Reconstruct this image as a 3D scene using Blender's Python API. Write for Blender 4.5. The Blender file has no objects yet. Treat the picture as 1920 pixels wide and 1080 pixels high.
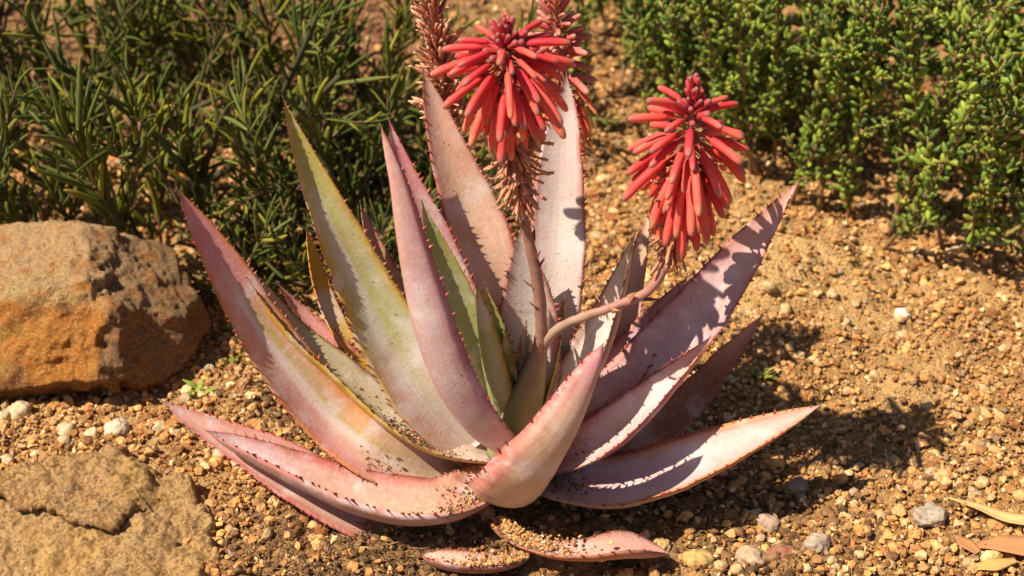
import bpy, math, random
import numpy as np
from mathutils import Vector, Matrix

# ------------------------------------------------------------------ camera, sky, sun, exposure
scene = bpy.context.scene
COL = scene.collection
PITCH = math.radians(35.0)
CAM = np.array([0.0, -1.43, 1.27])
FPX = 960.0 / math.tan(math.radians(18.0))
cam_data = bpy.data.cameras.new('camera')
cam_data.lens = 18.0 / math.tan(math.radians(18.0))
cam_data.clip_start = 0.05
cam_data.clip_end = 500.0
cam_data.dof.use_dof = True
cam_data.dof.focus_distance = 1.76
cam_data.dof.aperture_fstop = 4.5
cam = bpy.data.objects.new('camera', cam_data)
cam.location = CAM
cam.rotation_euler = (math.pi / 2 - PITCH, 0, 0)
COL.objects.link(cam)
scene.camera = cam

SUN_DIR = Vector((-0.53, -0.17, 0.82)).normalized()          # towards the sun
SUN_EL = math.asin(SUN_DIR.z)
SUN_AZ = math.atan2(SUN_DIR.x, SUN_DIR.y)
world = bpy.data.worlds.new('World')
scene.world = world
world.use_nodes = True
wn = world.node_tree
sky = wn.nodes.new('ShaderNodeTexSky')
sky.sky_type = 'NISHITA'
sky.sun_disc = False
sky.sun_elevation = SUN_EL
sky.sun_rotation = SUN_AZ
wn.links.new(sky.outputs[0], wn.nodes['Background'].inputs[0])
wn.nodes['Background'].inputs[1].default_value = 0.05
sd = bpy.data.lights.new('sun', 'SUN')
sd.energy = 5.0
sd.angle = math.radians(0.55)
sd.color = (1.0, 0.88, 0.69)
sun = bpy.data.objects.new('sun', sd)
sun.rotation_euler = SUN_DIR.to_track_quat('Z', 'Y').to_euler()
sun.location = (-2, 0, 4)
COL.objects.link(sun)
scene.view_settings.view_transform = 'Standard'
scene.view_settings.look = 'None'
scene.view_settings.exposure = 0.58
scene.view_settings.gamma = 1.0

rng = np.random.default_rng(11)
random.seed(5)
UPV = np.array([0.0, math.sin(PITCH), math.cos(PITCH)])
FWD = np.array([0.0, math.cos(PITCH), -math.sin(PITCH)])


def P(px, py, y):
    """world point seen at (px, py) of the 1920 wide photograph on the plane of depth y"""
    d = FWD + np.array([1.0, 0, 0]) * ((px - 960) / FPX) + UPV * ((540 - py) / FPX)
    return CAM + d * ((y - CAM[1]) / d[1])


def PG(px, py, z=0.0):
    d = FWD + np.array([1.0, 0, 0]) * ((px - 960) / FPX) + UPV * ((540 - py) / FPX)
    return CAM + d * ((z - CAM[2]) / d[2])


def pix_size(p):
    return float(np.dot(p - CAM, FWD)) / FPX


def nrm(a):
    a = np.asarray(a, float)
    return a / np.maximum(np.linalg.norm(a, axis=-1, keepdims=True), 1e-12)


# ------------------------------------------------------------------ numpy value noise
def _h(ix, iy, iz, seed):
    n = (ix * 374761393 + iy * 668265263 + iz * 2147483647 + seed * 974711) & 0xFFFFFFFF
    n = ((n ^ (n >> 13)) * 1274126177) & 0xFFFFFFFF
    n = n ^ (n >> 16)
    return (n & 0xFFFF) / 32767.5 - 1.0


def vnoise(p, seed=0):
    p = np.asarray(p, float)
    i = np.floor(p).astype(np.int64)
    f = p - i
    f = f * f * (3 - 2 * f)
    r = 0
    for dx in (0, 1):
        for dy in (0, 1):
            for dz in (0, 1):
                w = (f[..., 0] if dx else 1 - f[..., 0]) * (f[..., 1] if dy else 1 - f[..., 1]) * (f[..., 2] if dz else 1 - f[..., 2])
                r = r + w * _h(i[..., 0] + dx, i[..., 1] + dy, i[..., 2] + dz, seed)
    return r


def fbm(p, octaves=4, seed=0, gain=0.5):
    p = np.asarray(p, float)
    r, a = 0, 1.0
    for o in range(octaves):
        r = r + a * vnoise(p * (2 ** o) + o * 17.3, seed + o)
        a *= gain
    return r


def sstep(a, b, x):
    t = np.clip((np.asarray(x, float) - a) / (b - a), 0, 1)
    return t * t * (3 - 2 * t)


def lerp(a, b, t):
    t = np.asarray(t, float)[..., None]
    return np.asarray(a, float) * (1 - t) + np.asarray(b, float) * t


# ------------------------------------------------------------------ mesh helpers
def make_mesh(name, V, faces, mat, cols=None, uv=None, smooth=True):
    """faces: list of (n,k) int arrays"""
    me = bpy.data.meshes.new(name)
    V = np.asarray(V, np.float32)
    faces = [np.asarray(f, np.int32) for f in faces if len(f)]
    loops = np.concatenate([f.ravel() for f in faces])
    tot = np.concatenate([np.full(len(f), f.shape[1], np.int32) for f in faces])
    start = np.concatenate([[0], np.cumsum(tot)[:-1]]).astype(np.int32)
    me.vertices.add(len(V))
    me.vertices.foreach_set('co', V.ravel())
    me.loops.add(len(loops))
    me.loops.foreach_set('vertex_index', loops)
    me.polygons.add(len(tot))
    me.polygons.foreach_set('loop_start', start)
    me.polygons.foreach_set('loop_total', tot)
    if isinstance(smooth, bool):
        me.polygons.foreach_set('use_smooth', np.full(len(tot), smooth))
    else:
        me.polygons.foreach_set('use_smooth', np.asarray(smooth, bool))
    if cols is not None:
        a = me.color_attributes.new('Col', 'FLOAT_COLOR', 'POINT')
        c = np.ones((len(V), 4), np.float32)
        c[:, :3] = cols
        a.data.foreach_set('color', c.ravel())
    if uv is not None:
        l = me.uv_layers.new(name='UVMap')
        l.data.foreach_set('uv', np.asarray(uv, np.float32)[loops].ravel())
    me.update(calc_edges=True)
    me.validate()
    if mat:
        me.materials.append(mat)
    return me


def link(name, data, parent=None, matrix=None, **props):
    o = bpy.data.objects.new(name, data)
    COL.objects.link(o)
    if parent is not None:
        o.parent = parent
    if matrix is not None:
        o.matrix_local = matrix
    for k, v in props.items():
        o[k] = v
    return o


def thing(name, loc, label, category, group=None):
    o = bpy.data.objects.new(name, None)
    o.empty_display_size = 0.02
    o.location = loc
    o['label'] = label
    o['category'] = category
    if group:
        o['group'] = group
    COL.objects.link(o)
    return o


def catmull(C, n):
    C = np.asarray(C, float)
    d = np.linalg.norm(np.diff(C[:, :3], axis=0), axis=1)
    t = np.concatenate([[0], np.cumsum(d)])
    E = np.vstack([2 * C[0] - C[1], C, 2 * C[-1] - C[-2]])
    te = np.concatenate([[-d[0]], t, [t[-1] + d[-1]]])
    q = np.linspace(0, t[-1], n)
    k = np.clip(np.searchsorted(t, q, side='right') - 1, 0, len(C) - 2)
    p0, p1, p2, p3 = E[k], E[k + 1], E[k + 2], E[k + 3]
    t0, t1, t2, t3 = te[k], te[k + 1], te[k + 2], te[k + 3]
    m1 = (p2 - p0) / (t2 - t0)[:, None] * (t2 - t1)[:, None]
    m2 = (p3 - p1) / (t3 - t1)[:, None] * (t2 - t1)[:, None]
    u = ((q - t1) / (t2 - t1))[:, None]
    return (2 * u**3 - 3 * u**2 + 1) * p1 + (u**3 - 2 * u**2 + u) * m1 + (-2 * u**3 + 3 * u**2) * p2 + (u**3 - u**2) * m2


def tube(path, rad, sides=8, wob=0.0, seed=0):
    """closed tube along path; returns V, quads, v-param"""
    path = np.asarray(path, float)
    n = len(path)
    rad = np.broadcast_to(np.asarray(rad, float), (n,))
    T = nrm(np.gradient(path, axis=0))
    ref = np.array([0.31, 0.83, 0.17])
    A = nrm(np.cross(T, ref))
    B = np.cross(T, A)
    th = np.linspace(0, 2 * np.pi, sides, endpoint=False)
    ring = A[:, None, :] * np.cos(th)[None, :, None] + B[:, None, :] * np.sin(th)[None, :, None]
    V = path[:, None, :] + ring * rad[:, None, None]
    V = V.reshape(-1, 3)
    if wob:
        V = V + nrm(V - np.repeat(path, sides, 0)) * (vnoise(V * 160, seed) * wob)[:, None]
    i = np.arange(n - 1)[:, None] * sides
    j = np.arange(sides)[None, :]
    j2 = (j + 1) % sides
    Q = np.stack([i + j, i + j2, i + sides + j2, i + sides + j], -1).reshape(-1, 4)
    nv = len(V)
    V = np.vstack([V, path[0], path[-1]])
    jj = np.arange(sides)
    T0 = np.stack([np.full(sides, nv), (jj + 1) % sides, jj], -1)
    T1 = np.stack([np.full(sides, nv + 1), (n - 1) * sides + jj, (n - 1) * sides + (jj + 1) % sides], -1)
    vp = np.concatenate([np.repeat(np.linspace(0, 1, n), sides), [0, 1]])
    return V, Q, np.vstack([T0, T1]), vp


class Bag:
    """collects pieces of one part into a single mesh"""
    def __init__(s):
        s.V, s.F, s.C, s.n = [], {}, [], 0

    def add(s, V, faces, cols):
        for f in faces:
            f = np.asarray(f)
            s.F.setdefault(f.shape[1], []).append(f + s.n)
        s.V.append(np.asarray(V, float))
        s.C.append(np.broadcast_to(np.asarray(cols, float), (len(V), 3)))
        s.n += len(V)

    def mesh(s, name, mat, off=(0, 0, 0), smooth=True):
        return make_mesh(name, np.vstack(s.V) - np.asarray(off), [np.vstack(f) for f in s.F.values()], mat, np.vstack(s.C), smooth=smooth)


# ------------------------------------------------------------------ node helpers
class NT:
    def __init__(s, name):
        s.mat = bpy.data.materials.new(name)
        s.mat.use_nodes = True
        s.nt = s.mat.node_tree
        s.b = s.nt.nodes['Principled BSDF']

    def n(s, t, **kw):
        nd = s.nt.nodes.new(t)
        for k, v in kw.items():
            setattr(nd, k, v)
        return nd

    def l(s, a, b):
        s.nt.links.new(a, b)

    def attr(s, name='Col'):
        return s.n('ShaderNodeAttribute', attribute_name=name).outputs['Color']

    def coord(s, which='Object'):
        return s.n('ShaderNodeTexCoord').outputs[which]

    def mapping(s, v, scale):
        m = s.n('ShaderNodeMapping')
        m.inputs['Scale'].default_value = scale
        s.l(v, m.inputs['Vector'])
        return m.outputs[0]

    def noise(s, v, scale, detail=4, rough=0.6):
        t = s.n('ShaderNodeTexNoise')
        t.inputs['Scale'].default_value = scale
        t.inputs['Detail'].default_value = detail
        t.inputs['Roughness'].default_value = rough
        s.l(v, t.inputs['Vector'])
        return t.outputs['Fac']

    def voro(s, v, scale, feature='F1', out='Distance'):
        t = s.n('ShaderNodeTexVoronoi', feature=feature)
        t.inputs['Scale'].default_value = scale
        s.l(v, t.inputs['Vector'])
        return t.outputs[out]

    def ramp(s, v, a, b, lo=0.0, hi=1.0):
        m = s.n('ShaderNodeMapRange')
        m.interpolation_type = 'SMOOTHSTEP'
        m.inputs[1].default_value = a
        m.inputs[2].default_value = b
        m.inputs[3].default_value = lo
        m.inputs[4].default_value = hi
        s.l(v, m.inputs[0])
        return m.outputs[0]

    def math(s, op, a, b):
        m = s.n('ShaderNodeMath', operation=op)
        for i, x in enumerate((a, b)):
            if isinstance(x, (int, float)):
                m.inputs[i].default_value = x
            else:
                s.l(x, m.inputs[i])
        return m.outputs[0]

    def mix(s, f, a, b, mode='MIX'):
        m = s.n('ShaderNodeMix', data_type='RGBA', blend_type=mode)
        for sock, x in ((m.inputs[0], f), (m.inputs[6], a), (m.inputs[7], b)):
            if isinstance(x, (int, float)):
                sock.default_value = x
            elif isinstance(x, tuple):
                sock.default_value = (*x, 1.0)
            else:
                s.l(x, sock)
        return m.outputs[2]

    def bump(s, h, strength, dist=0.01, prev=None):
        b = s.n('ShaderNodeBump')
        b.inputs['Strength'].default_value = strength
        b.inputs['Distance'].default_value = dist
        s.l(h, b.inputs['Height'])
        if prev is not None:
            s.l(prev, b.inputs['Normal'])
        return b.outputs[0]

    def done(s, color, rough=0.8, normal=None, spec=0.3, **kw):
        if isinstance(color, tuple):
            s.b.inputs['Base Color'].default_value = (*color, 1)
        else:
            s.l(color, s.b.inputs['Base Color'])
        if isinstance(rough, (int, float)):
            s.b.inputs['Roughness'].default_value = rough
        else:
            s.l(rough, s.b.inputs['Roughness'])
        s.b.inputs['Specular IOR Level'].default_value = spec
        if normal is not None:
            s.l(normal, s.b.inputs['Normal'])
        for k, v in kw.items():
            s.b.inputs[k.replace('_', ' ')].default_value = v
        return s.mat


def mat_ground():
    m = NT('sandy_soil')
    c = m.coord()
    col = m.attr()
    n1 = m.noise(c, 26, 5, 0.65)
    n2 = m.noise(c, 150, 4, 0.7)
    v = m.voro(c, 210)
    col = m.mix(m.ramp(n1, 0.48, 0.72, 0, 0.5), col, (0.20, 0.105, 0.042))
    cell = m.voro(c, 230, out='Color')
    g = m.n('ShaderNodeRGBToBW')
    m.l(cell, g.inputs[0])
    col = m.mix(m.ramp(g.outputs[0], 0.2, 0.9, 0.0, 0.55), col, (0.58, 0.36, 0.15))
    col = m.mix(m.ramp(n2, 0.52, 0.72, 0, 0.5), col, (0.13, 0.065, 0.028))
    b = m.bump(n1, 0.8, 0.02)
    b = m.bump(n2, 0.9, 0.006, b)
    b = m.bump(v, 0.8, 0.004, b)
    return m.done(col, 0.95, b, 0.15)


def mat_grain(name, scale=300, spec=0.25, rough=0.85, bump=0.5):
    m = NT(name)
    c = m.coord()
    n = m.noise(c, scale, 4, 0.65)
    n2 = m.noise(c, scale * 0.25, 3, 0.6)
    col = m.mix(m.ramp(n, 0.35, 0.7, 0.0, 0.45), m.attr(), (0.22, 0.12, 0.055), 'MULTIPLY')
    col = m.mix(m.ramp(n2, 0.5, 0.75, 0, 0.3), col, (0.62, 0.47, 0.28))
    return m.done(col, rough, m.bump(n, bump, 0.003), spec)


def mat_rock(name, rust, dk=1.0, spk=520, sa=0.4):
    m = NT(name)
    c = m.coord()
    col = m.attr()
    a = m.noise(m.mapping(c, (1, 1, 1.6)), 38, 8, 0.72)
    b_ = m.noise(c, 380, 6, 0.75)
    sp = m.n('ShaderNodeRGBToBW')
    m.l(m.voro(c, spk, out='Color'), sp.inputs[0])
    d = m.noise(c, 12, 4, 0.6)
    col = m.mix(m.ramp(a, 0.5, 0.62, 0, 0.75), col, rust)
    col = m.mix(m.ramp(b_, 0.52, 0.66, 0, 0.7 * dk), col, (0.12, 0.055, 0.028))
    col = m.mix(m.ramp(b_, 0.46, 0.28, 0, 0.4), col, (0.72, 0.52, 0.30))
    col = m.mix(m.ramp(d, 0.52, 0.7, 0, 0.45 * dk), col, (0.32, 0.12, 0.035))
    bp = m.bump(a, 0.9, 0.016)
    col = m.mix(m.ramp(sp.outputs[0], 0.55, 0.8, 0, sa), col, (0.86, 0.57, 0.26))
    col = m.mix(m.ramp(sp.outputs[0], 0.45, 0.2, 0, sa * 1.3), col, (0.30, 0.14, 0.055))
    bp = m.bump(b_, 1.0, 0.006, bp)
    bp = m.bump(sp.outputs[0], 0.5 + sa * 0.5, 0.004, bp)
    return m.done(col, 0.85, bp, 0.25)


def mat_aloe_leaf():
    m = NT('aloe_skin')
    c = m.coord()
    uv = m.coord('UV')
    col = m.attr()
    streak = m.noise(m.mapping(uv, (16, 1.4, 1)), 1.0, 4, 0.65)
    blotch = m.noise(c, 24, 4, 0.6)
    fine = m.noise(c, 240, 3, 0.6)
    col = m.mix(m.ramp(streak, 0.45, 0.78, 0, 0.26), col, (0.33, 0.135, 0.10))
    col = m.mix(m.ramp(blotch, 0.50, 0.68, 0, 0.58), col, (0.68, 0.60, 0.61))
    col = m.mix(m.ramp(blotch, 0.46, 0.28, 0, 0.42), col, (0.40, 0.18, 0.10))
    scuff = m.noise(m.mapping(uv, (5, 16, 1)), 2.0, 5, 0.7)
    col = m.mix(m.ramp(scuff, 0.58, 0.70, 0, 0.55), col, (0.32, 0.15, 0.09))
    mott = m.noise(m.mapping(uv, (3, 5, 1)), 3.0, 6, 0.75)
    col = m.mix(m.ramp(mott, 0.5, 0.66, 0, 0.34), col, (0.62, 0.52, 0.48))
    col = m.mix(m.ramp(mott, 0.44, 0.28, 0, 0.55), col, (0.38, 0.18, 0.16))
    stri = m.noise(m.mapping(uv, (70, 1.2, 1)), 1.0, 3, 0.6)
    col = m.mix(m.ramp(stri, 0.5, 0.75, 0, 0.22), col, (0.30, 0.16, 0.12))
    film = m.noise(c, 55, 6, 0.75)
    col = m.mix(m.ramp(film, 0.52, 0.72, 0, 0.30), col, (0.64, 0.50, 0.36))
    sp = m.voro(c, 95)
    keep = m.noise(c, 45, 2, 0.5)
    dots = m.math('MULTIPLY', m.ramp(sp, 0.16, 0.07, 0, 1), m.ramp(keep, 0.56, 0.62, 0, 0.75))
    col = m.mix(dots, col, (0.13, 0.06, 0.035))
    dust = m.math('MULTIPLY', m.ramp(m.voro(c, 260), 0.22, 0.1, 0, 1), m.ramp(keep, 0.5, 0.62, 0, 0.4))
    col = m.mix(dust, col, (0.66, 0.5, 0.32))
    b = m.bump(streak, 0.12, 0.003)
    b = m.bump(stri, 0.10, 0.0015, b)
    b = m.bump(mott, 0.12, 0.003, b)
    b = m.bump(scuff, 0.15, 0.003, b)
    b = m.bump(fine, 0.25, 0.0012, b)
    return m.done(col, m.ramp(mott, 0.3, 0.7, 0.42, 0.7), b, 0.42)


def mat_plant(name, rough=0.45, spec=0.4, vary=0.5, dark=(0.03, 0.035, 0.012), light=(0.30, 0.26, 0.05), trans=0.0):
    m = NT(name)
    c = m.coord()
    col = m.attr()
    n = m.noise(c, 60, 3, 0.6)
    r = m.n('ShaderNodeObjectInfo').outputs['Random']
    col = m.mix(m.ramp(n, 0.4, 0.75, 0, vary), col, dark)
    col = m.mix(m.ramp(r, 0.55, 1.0, 0, vary * 0.5), col, light)
    col = m.mix(m.ramp(r, 0.35, 0.0, 0, vary * 0.6), col, dark)
    return m.done(col, rough, m.bump(n, 0.2, 0.003), spec)


M = dict(
    ground=mat_ground(), grain=mat_grain('gravel_stone'), pebble=mat_grain('pebble_stone', 160, 0.3, 0.75, 0.4),
    boulder=mat_rock('iron_stained_rock', (0.62, 0.21, 0.035), 0.42), slab=mat_rock('tan_rock', (0.72, 0.38, 0.13), 0.3, 300, 0.5),
    leaf=mat_aloe_leaf(),
    tooth=mat_plant('tooth_red', 0.5, 0.3, 0.2, (0.12, 0.03, 0.02), (0.5, 0.15, 0.08)),
    stalk=mat_plant('stalk_skin', 0.55, 0.35, 0.45, (0.20, 0.10, 0.06), (0.42, 0.20, 0.15)),
    flower=mat_plant('flower_tube', 0.58, 0.22, 0.36, (0.58, 0.02, 0.05), (0.88, 0.19, 0.11)),
    dried=mat_plant('dried_perianth', 0.75, 0.2, 0.6, (0.22, 0.07, 0.035), (0.66, 0.36, 0.20)),
    finger=mat_plant('finger_leaf', 0.6, 0.15, 0.4, (0.03, 0.042, 0.010), (0.20, 0.18, 0.03)),
    fleshy=mat_plant('fleshy_leaf', 0.5, 0.3, 0.35, (0.05, 0.075, 0.010), (0.26, 0.26, 0.035)),
    twig=mat_plant('woody_twig', 0.8, 0.2, 0.5, (0.09, 0.05, 0.03), (0.36, 0.22, 0.12)),
    straw=mat_plant('dry_straw', 0.7, 0.25, 0.4, (0.32, 0.19, 0.07), (0.62, 0.45, 0.2)),
    litter=mat_plant('dry_leaf', 0.7, 0.25, 0.4, (0.30, 0.13, 0.05), (0.55, 0.3, 0.13)),
    weed=mat_plant('weed_leaf', 0.5, 0.3, 0.3, (0.06, 0.1, 0.015), (0.3, 0.3, 0.05)),
)

# ------------------------------------------------------------------ ground
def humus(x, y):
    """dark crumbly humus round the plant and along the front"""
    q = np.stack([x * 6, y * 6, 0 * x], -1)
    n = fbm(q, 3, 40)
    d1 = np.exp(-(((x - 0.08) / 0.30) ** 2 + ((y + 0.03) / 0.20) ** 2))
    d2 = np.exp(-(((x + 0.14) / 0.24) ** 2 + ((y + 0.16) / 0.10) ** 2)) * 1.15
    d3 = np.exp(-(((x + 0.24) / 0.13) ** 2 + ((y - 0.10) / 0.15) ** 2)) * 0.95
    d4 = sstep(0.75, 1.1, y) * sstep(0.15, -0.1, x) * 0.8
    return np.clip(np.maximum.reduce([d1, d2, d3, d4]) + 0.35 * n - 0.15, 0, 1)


MUD = PG(1485, 490)


def mud(x, y):
    """smooth patch of dried ochre mud in front of the succulent shrub"""
    n = fbm(np.stack([x * 14, y * 14, 0 * x], -1), 3, 44)
    return sstep(1.15, 0.55, np.hypot((x - MUD[0]) / 0.10, (y - MUD[1]) / 0.13) + 0.35 * n)


def sandy(x, y):
    """patches of finer pale sand between the stones"""
    return sstep(0.15, 0.6, fbm(np.stack([x * 6 + 3, y * 6, 0 * x], -1), 3, 47))


def gz(x, y):
    x = np.asarray(x, float)
    y = np.asarray(y, float)
    o = 0 * x
    fade = np.exp(-((x / 3.0) ** 2 + (y / 3.5) ** 2))
    z = 0.012 * fbm(np.stack([x * 3.1, y * 3.1, o], -1), 3, 3)
    z = z + 0.011 * fbm(np.stack([x * 18, y * 18, o], -1), 3, 9)
    z = z * fade
    r = np.hypot(x, y)
    z = z * (0.35 + 0.65 * sstep(0.05, 0.3, r)) - 0.006
    z = z + 0.026 * mud(x, y)
    return z


def gcol(x, y):
    base = np.array([0.34, 0.18, 0.066])
    o = 0 * x
    n = fbm(np.stack([x * 5, y * 5, o], -1), 4, 21)
    c = lerp(np.broadcast_to(base, x.shape + (3,)), (0.44, 0.24, 0.085), np.clip(n * 0.6 + 0.2, 0, 1))
    red = sstep(0.7, 1.2, y) * sstep(-0.05, -0.35, x)
    c = lerp(c, (0.30, 0.13, 0.07), red * 0.8)
    c = lerp(c, (0.62, 0.39, 0.17), np.maximum(mud(x, y), 0.6 * sandy(x, y)))
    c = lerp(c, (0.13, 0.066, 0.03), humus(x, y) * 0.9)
    return c


def axis_coords(lo, hi, step, far):
    a = np.arange(lo, hi + step * 0.5, step)
    g = [step]
    out = [0.0]
    while out[-1] < far:
        g.append(g[-1] * 1.35)
        out.append(out[-1] + g[-1])
    out = np.array(out[1:])
    return np.concatenate([(lo - out)[::-1], a, hi + out])


gx = axis_coords(-1.15, 1.15, 0.0072, 120)
gy = axis_coords(-0.36, 1.5, 0.0072, 120)
GX, GY = np.meshgrid(gx, gy, indexing='xy')
micro = 0.005 * fbm(np.stack([GX * 70, GY * 70, 0 * GX], -1), 2, 31) * np.exp(-((GX / 2) ** 2 + (GY / 2.5) ** 2))
GZ = gz(GX, GY) + micro
nx, ny = len(gx), len(gy)
ii = (np.arange(ny - 1)[:, None] * nx + np.arange(nx - 1)[None, :]).ravel()
Q = np.stack([ii, ii + 1, ii + nx + 1, ii + nx], -1)
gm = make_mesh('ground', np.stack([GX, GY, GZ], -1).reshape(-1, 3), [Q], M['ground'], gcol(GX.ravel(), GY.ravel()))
link('ground', gm, kind='structure')


def icosphere(sub):
    t = (1 + 5 ** 0.5) / 2
    v = [(-1, t, 0), (1, t, 0), (-1, -t, 0), (1, -t, 0), (0, -1, t), (0, 1, t), (0, -1, -t), (0, 1, -t), (t, 0, -1), (t, 0, 1), (-t, 0, -1), (-t, 0, 1)]
    v = [np.array(a) / np.linalg.norm(a) for a in v]
    f = [(0, 11, 5), (0, 5, 1), (0, 1, 7), (0, 7, 10), (0, 10, 11), (1, 5, 9), (5, 11, 4), (11, 10, 2), (10, 7, 6), (7, 1, 8), (3, 9, 4), (3, 4, 2), (3, 2, 6), (3, 6, 8), (3, 8, 9), (4, 9, 5), (2, 4, 11), (6, 2, 10), (8, 6, 7), (9, 8, 1)]
    for _ in range(sub):
        cache, nf = {}, []

        def mid(a, b):
            k = (min(a, b), max(a, b))
            if k not in cache:
                w = v[a] + v[b]
                v.append(w / np.linalg.norm(w))
                cache[k] = len(v) - 1
            return cache[k]
        for a, b, c in f:
            ab, bc, ca = mid(a, b), mid(b, c), mid(c, a)
            nf += [(a, ab, ca), (b, bc, ab), (c, ca, bc), (ab, bc, ca)]
        f = nf
    return np.array(v), np.array(f, np.int32)


OCT = (np.array([[1, 0, 0], [-1, 0, 0], [0, 1, 0], [0, -1, 0], [0, 0, 1], [0, 0, -1]], float),
       np.array([[0, 2, 4], [2, 1, 4], [1, 3, 4], [3, 0, 4], [2, 0, 5], [1, 2, 5], [3, 1, 5], [0, 3, 5]], np.int32))
ICO0, ICO1, ICO2, ICO3 = icosphere(0), icosphere(1), icosphere(2), icosphere(3)

STONE = np.array([[0.50, 0.31, 0.13], [0.56, 0.39, 0.20], [0.66, 0.52, 0.33], [0.44, 0.25, 0.10], [0.27, 0.145, 0.065], [0.40, 0.19, 0.075], [0.40, 0.33, 0.25], [0.60, 0.40, 0.17]])
STONE = STONE * np.array([1.18, 0.98, 0.80])
STONE_P = np.array([0.24, 0.22, 0.13, 0.14, 0.10, 0.06, 0.03, 0.08])


def rand_rot(n):
    q = nrm(rng.normal(size=(n, 4)))
    w, x, y, z = q.T
    return np.stack([1 - 2 * (y * y + z * z), 2 * (x * y - z * w), 2 * (x * z + y * w), 2 * (x * y + z * w), 1 - 2 * (x * x + z * z), 2 * (y * z - x * w),
                     2 * (x * z - y * w), 2 * (y * z + x * w), 1 - 2 * (x * x + y * y)], -1).reshape(n, 3, 3)


def scatter_stones(bag, shape, pos, rad, cols, jitter):
    v, f = shape
    n = len(pos)
    L = v[None] * (1 + jitter * rng.normal(size=(n, len(v), 1)))
    L = L * rng.uniform(0.65, 1.25, size=(n, 1, 3))
    R = rand_rot(n)
    W = np.einsum('nij,nkj->nki', R, L)
    W[..., 2] *= 0.8
    W = W * rad[:, None, None] + pos[:, None, :]
    F = f[None] + (np.arange(n) * len(v))[:, None, None]
    bag.add(W.reshape(-1, 3), [F.reshape(-1, 3)], np.repeat(cols, len(v), 0))


SLAB_C = PG(150, 960)
BOULDER_C = np.array([-0.43, 0.30])


def view_points(n, y0=-0.34, y1=1.35, margin=0.12, bias=1.0):
    out = []
    tot = 0
    while tot < n:
        y = rng.uniform(y0, y1, n * 2)
        hw = (y + 1.43 + 0.75) * math.tan(math.radians(18)) * 0.98 + margin
        x = rng.uniform(-1.2, 1.2, n * 2)
        keep = (np.abs(x) < hw) & (rng.random(n * 2) < np.clip(1.25 - 0.55 * bias * (y + 0.3), 0.25, 1))
        keep &= rng.random(n * 2) > np.maximum(0.8 * mud(x, y), 0.6 * sandy(x, y))
        p = np.stack([x[keep], y[keep]], -1)
        out.append(p)
        tot += len(p)
    return np.vstack(out)[:n]


def stone_cols(xy, dark=0.85):
    n = len(xy)
    c = STONE[rng.choice(len(STONE), n, p=STONE_P / STONE_P.sum())] * rng.uniform(0.55, 1.38, (n, 1))
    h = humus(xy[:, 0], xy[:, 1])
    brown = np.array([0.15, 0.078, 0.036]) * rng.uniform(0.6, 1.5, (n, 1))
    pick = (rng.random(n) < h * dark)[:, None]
    c = np.where(pick, brown, c)
    red = sstep(0.7, 1.2, xy[:, 1]) * sstep(-0.05, -0.35, xy[:, 0])
    c = np.where((rng.random(n) < red)[:, None], np.array([0.28, 0.12, 0.07]) * rng.uniform(0.6, 1.6, (n, 1)), c)
    return c


g1, g2 = Bag(), Bag()
for cnt, shape, lo, hi, jit, sink in ((42000, OCT, 0.0013, 0.0028, 0.2, 0.5), (25000, ICO0, 0.0020, 0.0050, 0.26, 0.6)):
    xy = view_points(cnt)
    rad = rng.uniform(lo, hi, cnt) * rng.choice([1, 1.25], cnt)
    z = gz(xy[:, 0], xy[:, 1]) + rad * sink + rng.uniform(0, 0.003, cnt)
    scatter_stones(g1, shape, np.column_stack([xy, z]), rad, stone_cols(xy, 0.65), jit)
cl = fbm(np.zeros((1, 3)), 1)
xy = view_points(4300)
den = fbm(np.column_stack([xy * 4, 0 * xy[:, :1]]), 3, 77)
xy = xy[(den > -0.35) & (rng.random(len(xy)) > 0.65 * humus(xy[:, 0], xy[:, 1]))]
rad = np.exp(rng.normal(math.log(0.0047), 0.30, len(xy)))
rad = np.clip(rad * rng.choice([1, 1, 1, 1.5], len(xy)), 0.003, 0.011)
z = gz(xy[:, 0], xy[:, 1]) + rad * 0.35 + 0.001
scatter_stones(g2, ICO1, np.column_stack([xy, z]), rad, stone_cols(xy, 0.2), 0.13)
link('gravel', g1.mesh('gravel', M['grain'], smooth=False), kind='stuff', label='fine ochre sand grains and soil crumbs covering the ground', category='gravel')
link('gravel_stones', g2.mesh('gravel_stones', M['grain'], smooth=False), kind='stuff', label='coarser ochre and cream gravel stones strewn over the sandy soil', category='gravel')
# ------------------------------------------------------------------ the aloe
AXIS = np.array([P(985, 868, 0.0)[0], 0.0])
aloe = thing('aloe_plant', (AXIS[0], 0, 0), 'pink and green spiny aloe rosette with red flower spikes growing in sandy gravel', 'aloe')
AOFF = np.array([AXIS[0], 0, 0])
C = dict(lime=(0.36, 0.44, 0.15), pink=(0.53, 0.30, 0.265), mauve=(0.48, 0.325, 0.345), pale=(0.60, 0.54, 0.51), green=(0.30, 0.385, 0.125), ggreen=(0.38, 0.395, 0.26),
         yellow=(0.47, 0.30, 0.045), orange=(0.55, 0.21, 0.06), redbrown=(0.27, 0.085, 0.06), bpink=(0.48, 0.30, 0.25), edge=(0.40, 0.095, 0.085),
         tan=(0.55, 0.395, 0.30), rose=(0.50, 0.225, 0.25), olive=(0.34, 0.32, 0.085), brown=(0.26, 0.13, 0.08), dgreen=(0.20, 0.27, 0.08), lilac=(0.54, 0.43, 0.435))
C = {k: tuple(np.clip(np.array(v) * (1.07 if k in ('pink', 'mauve', 'pale', 'bpink', 'tan', 'lilac', 'ggreen', 'rose') else 1.05) * np.array([1.0, 1.0, 1.0]), 0, 0.8)) for k, v in C.items()}
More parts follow.
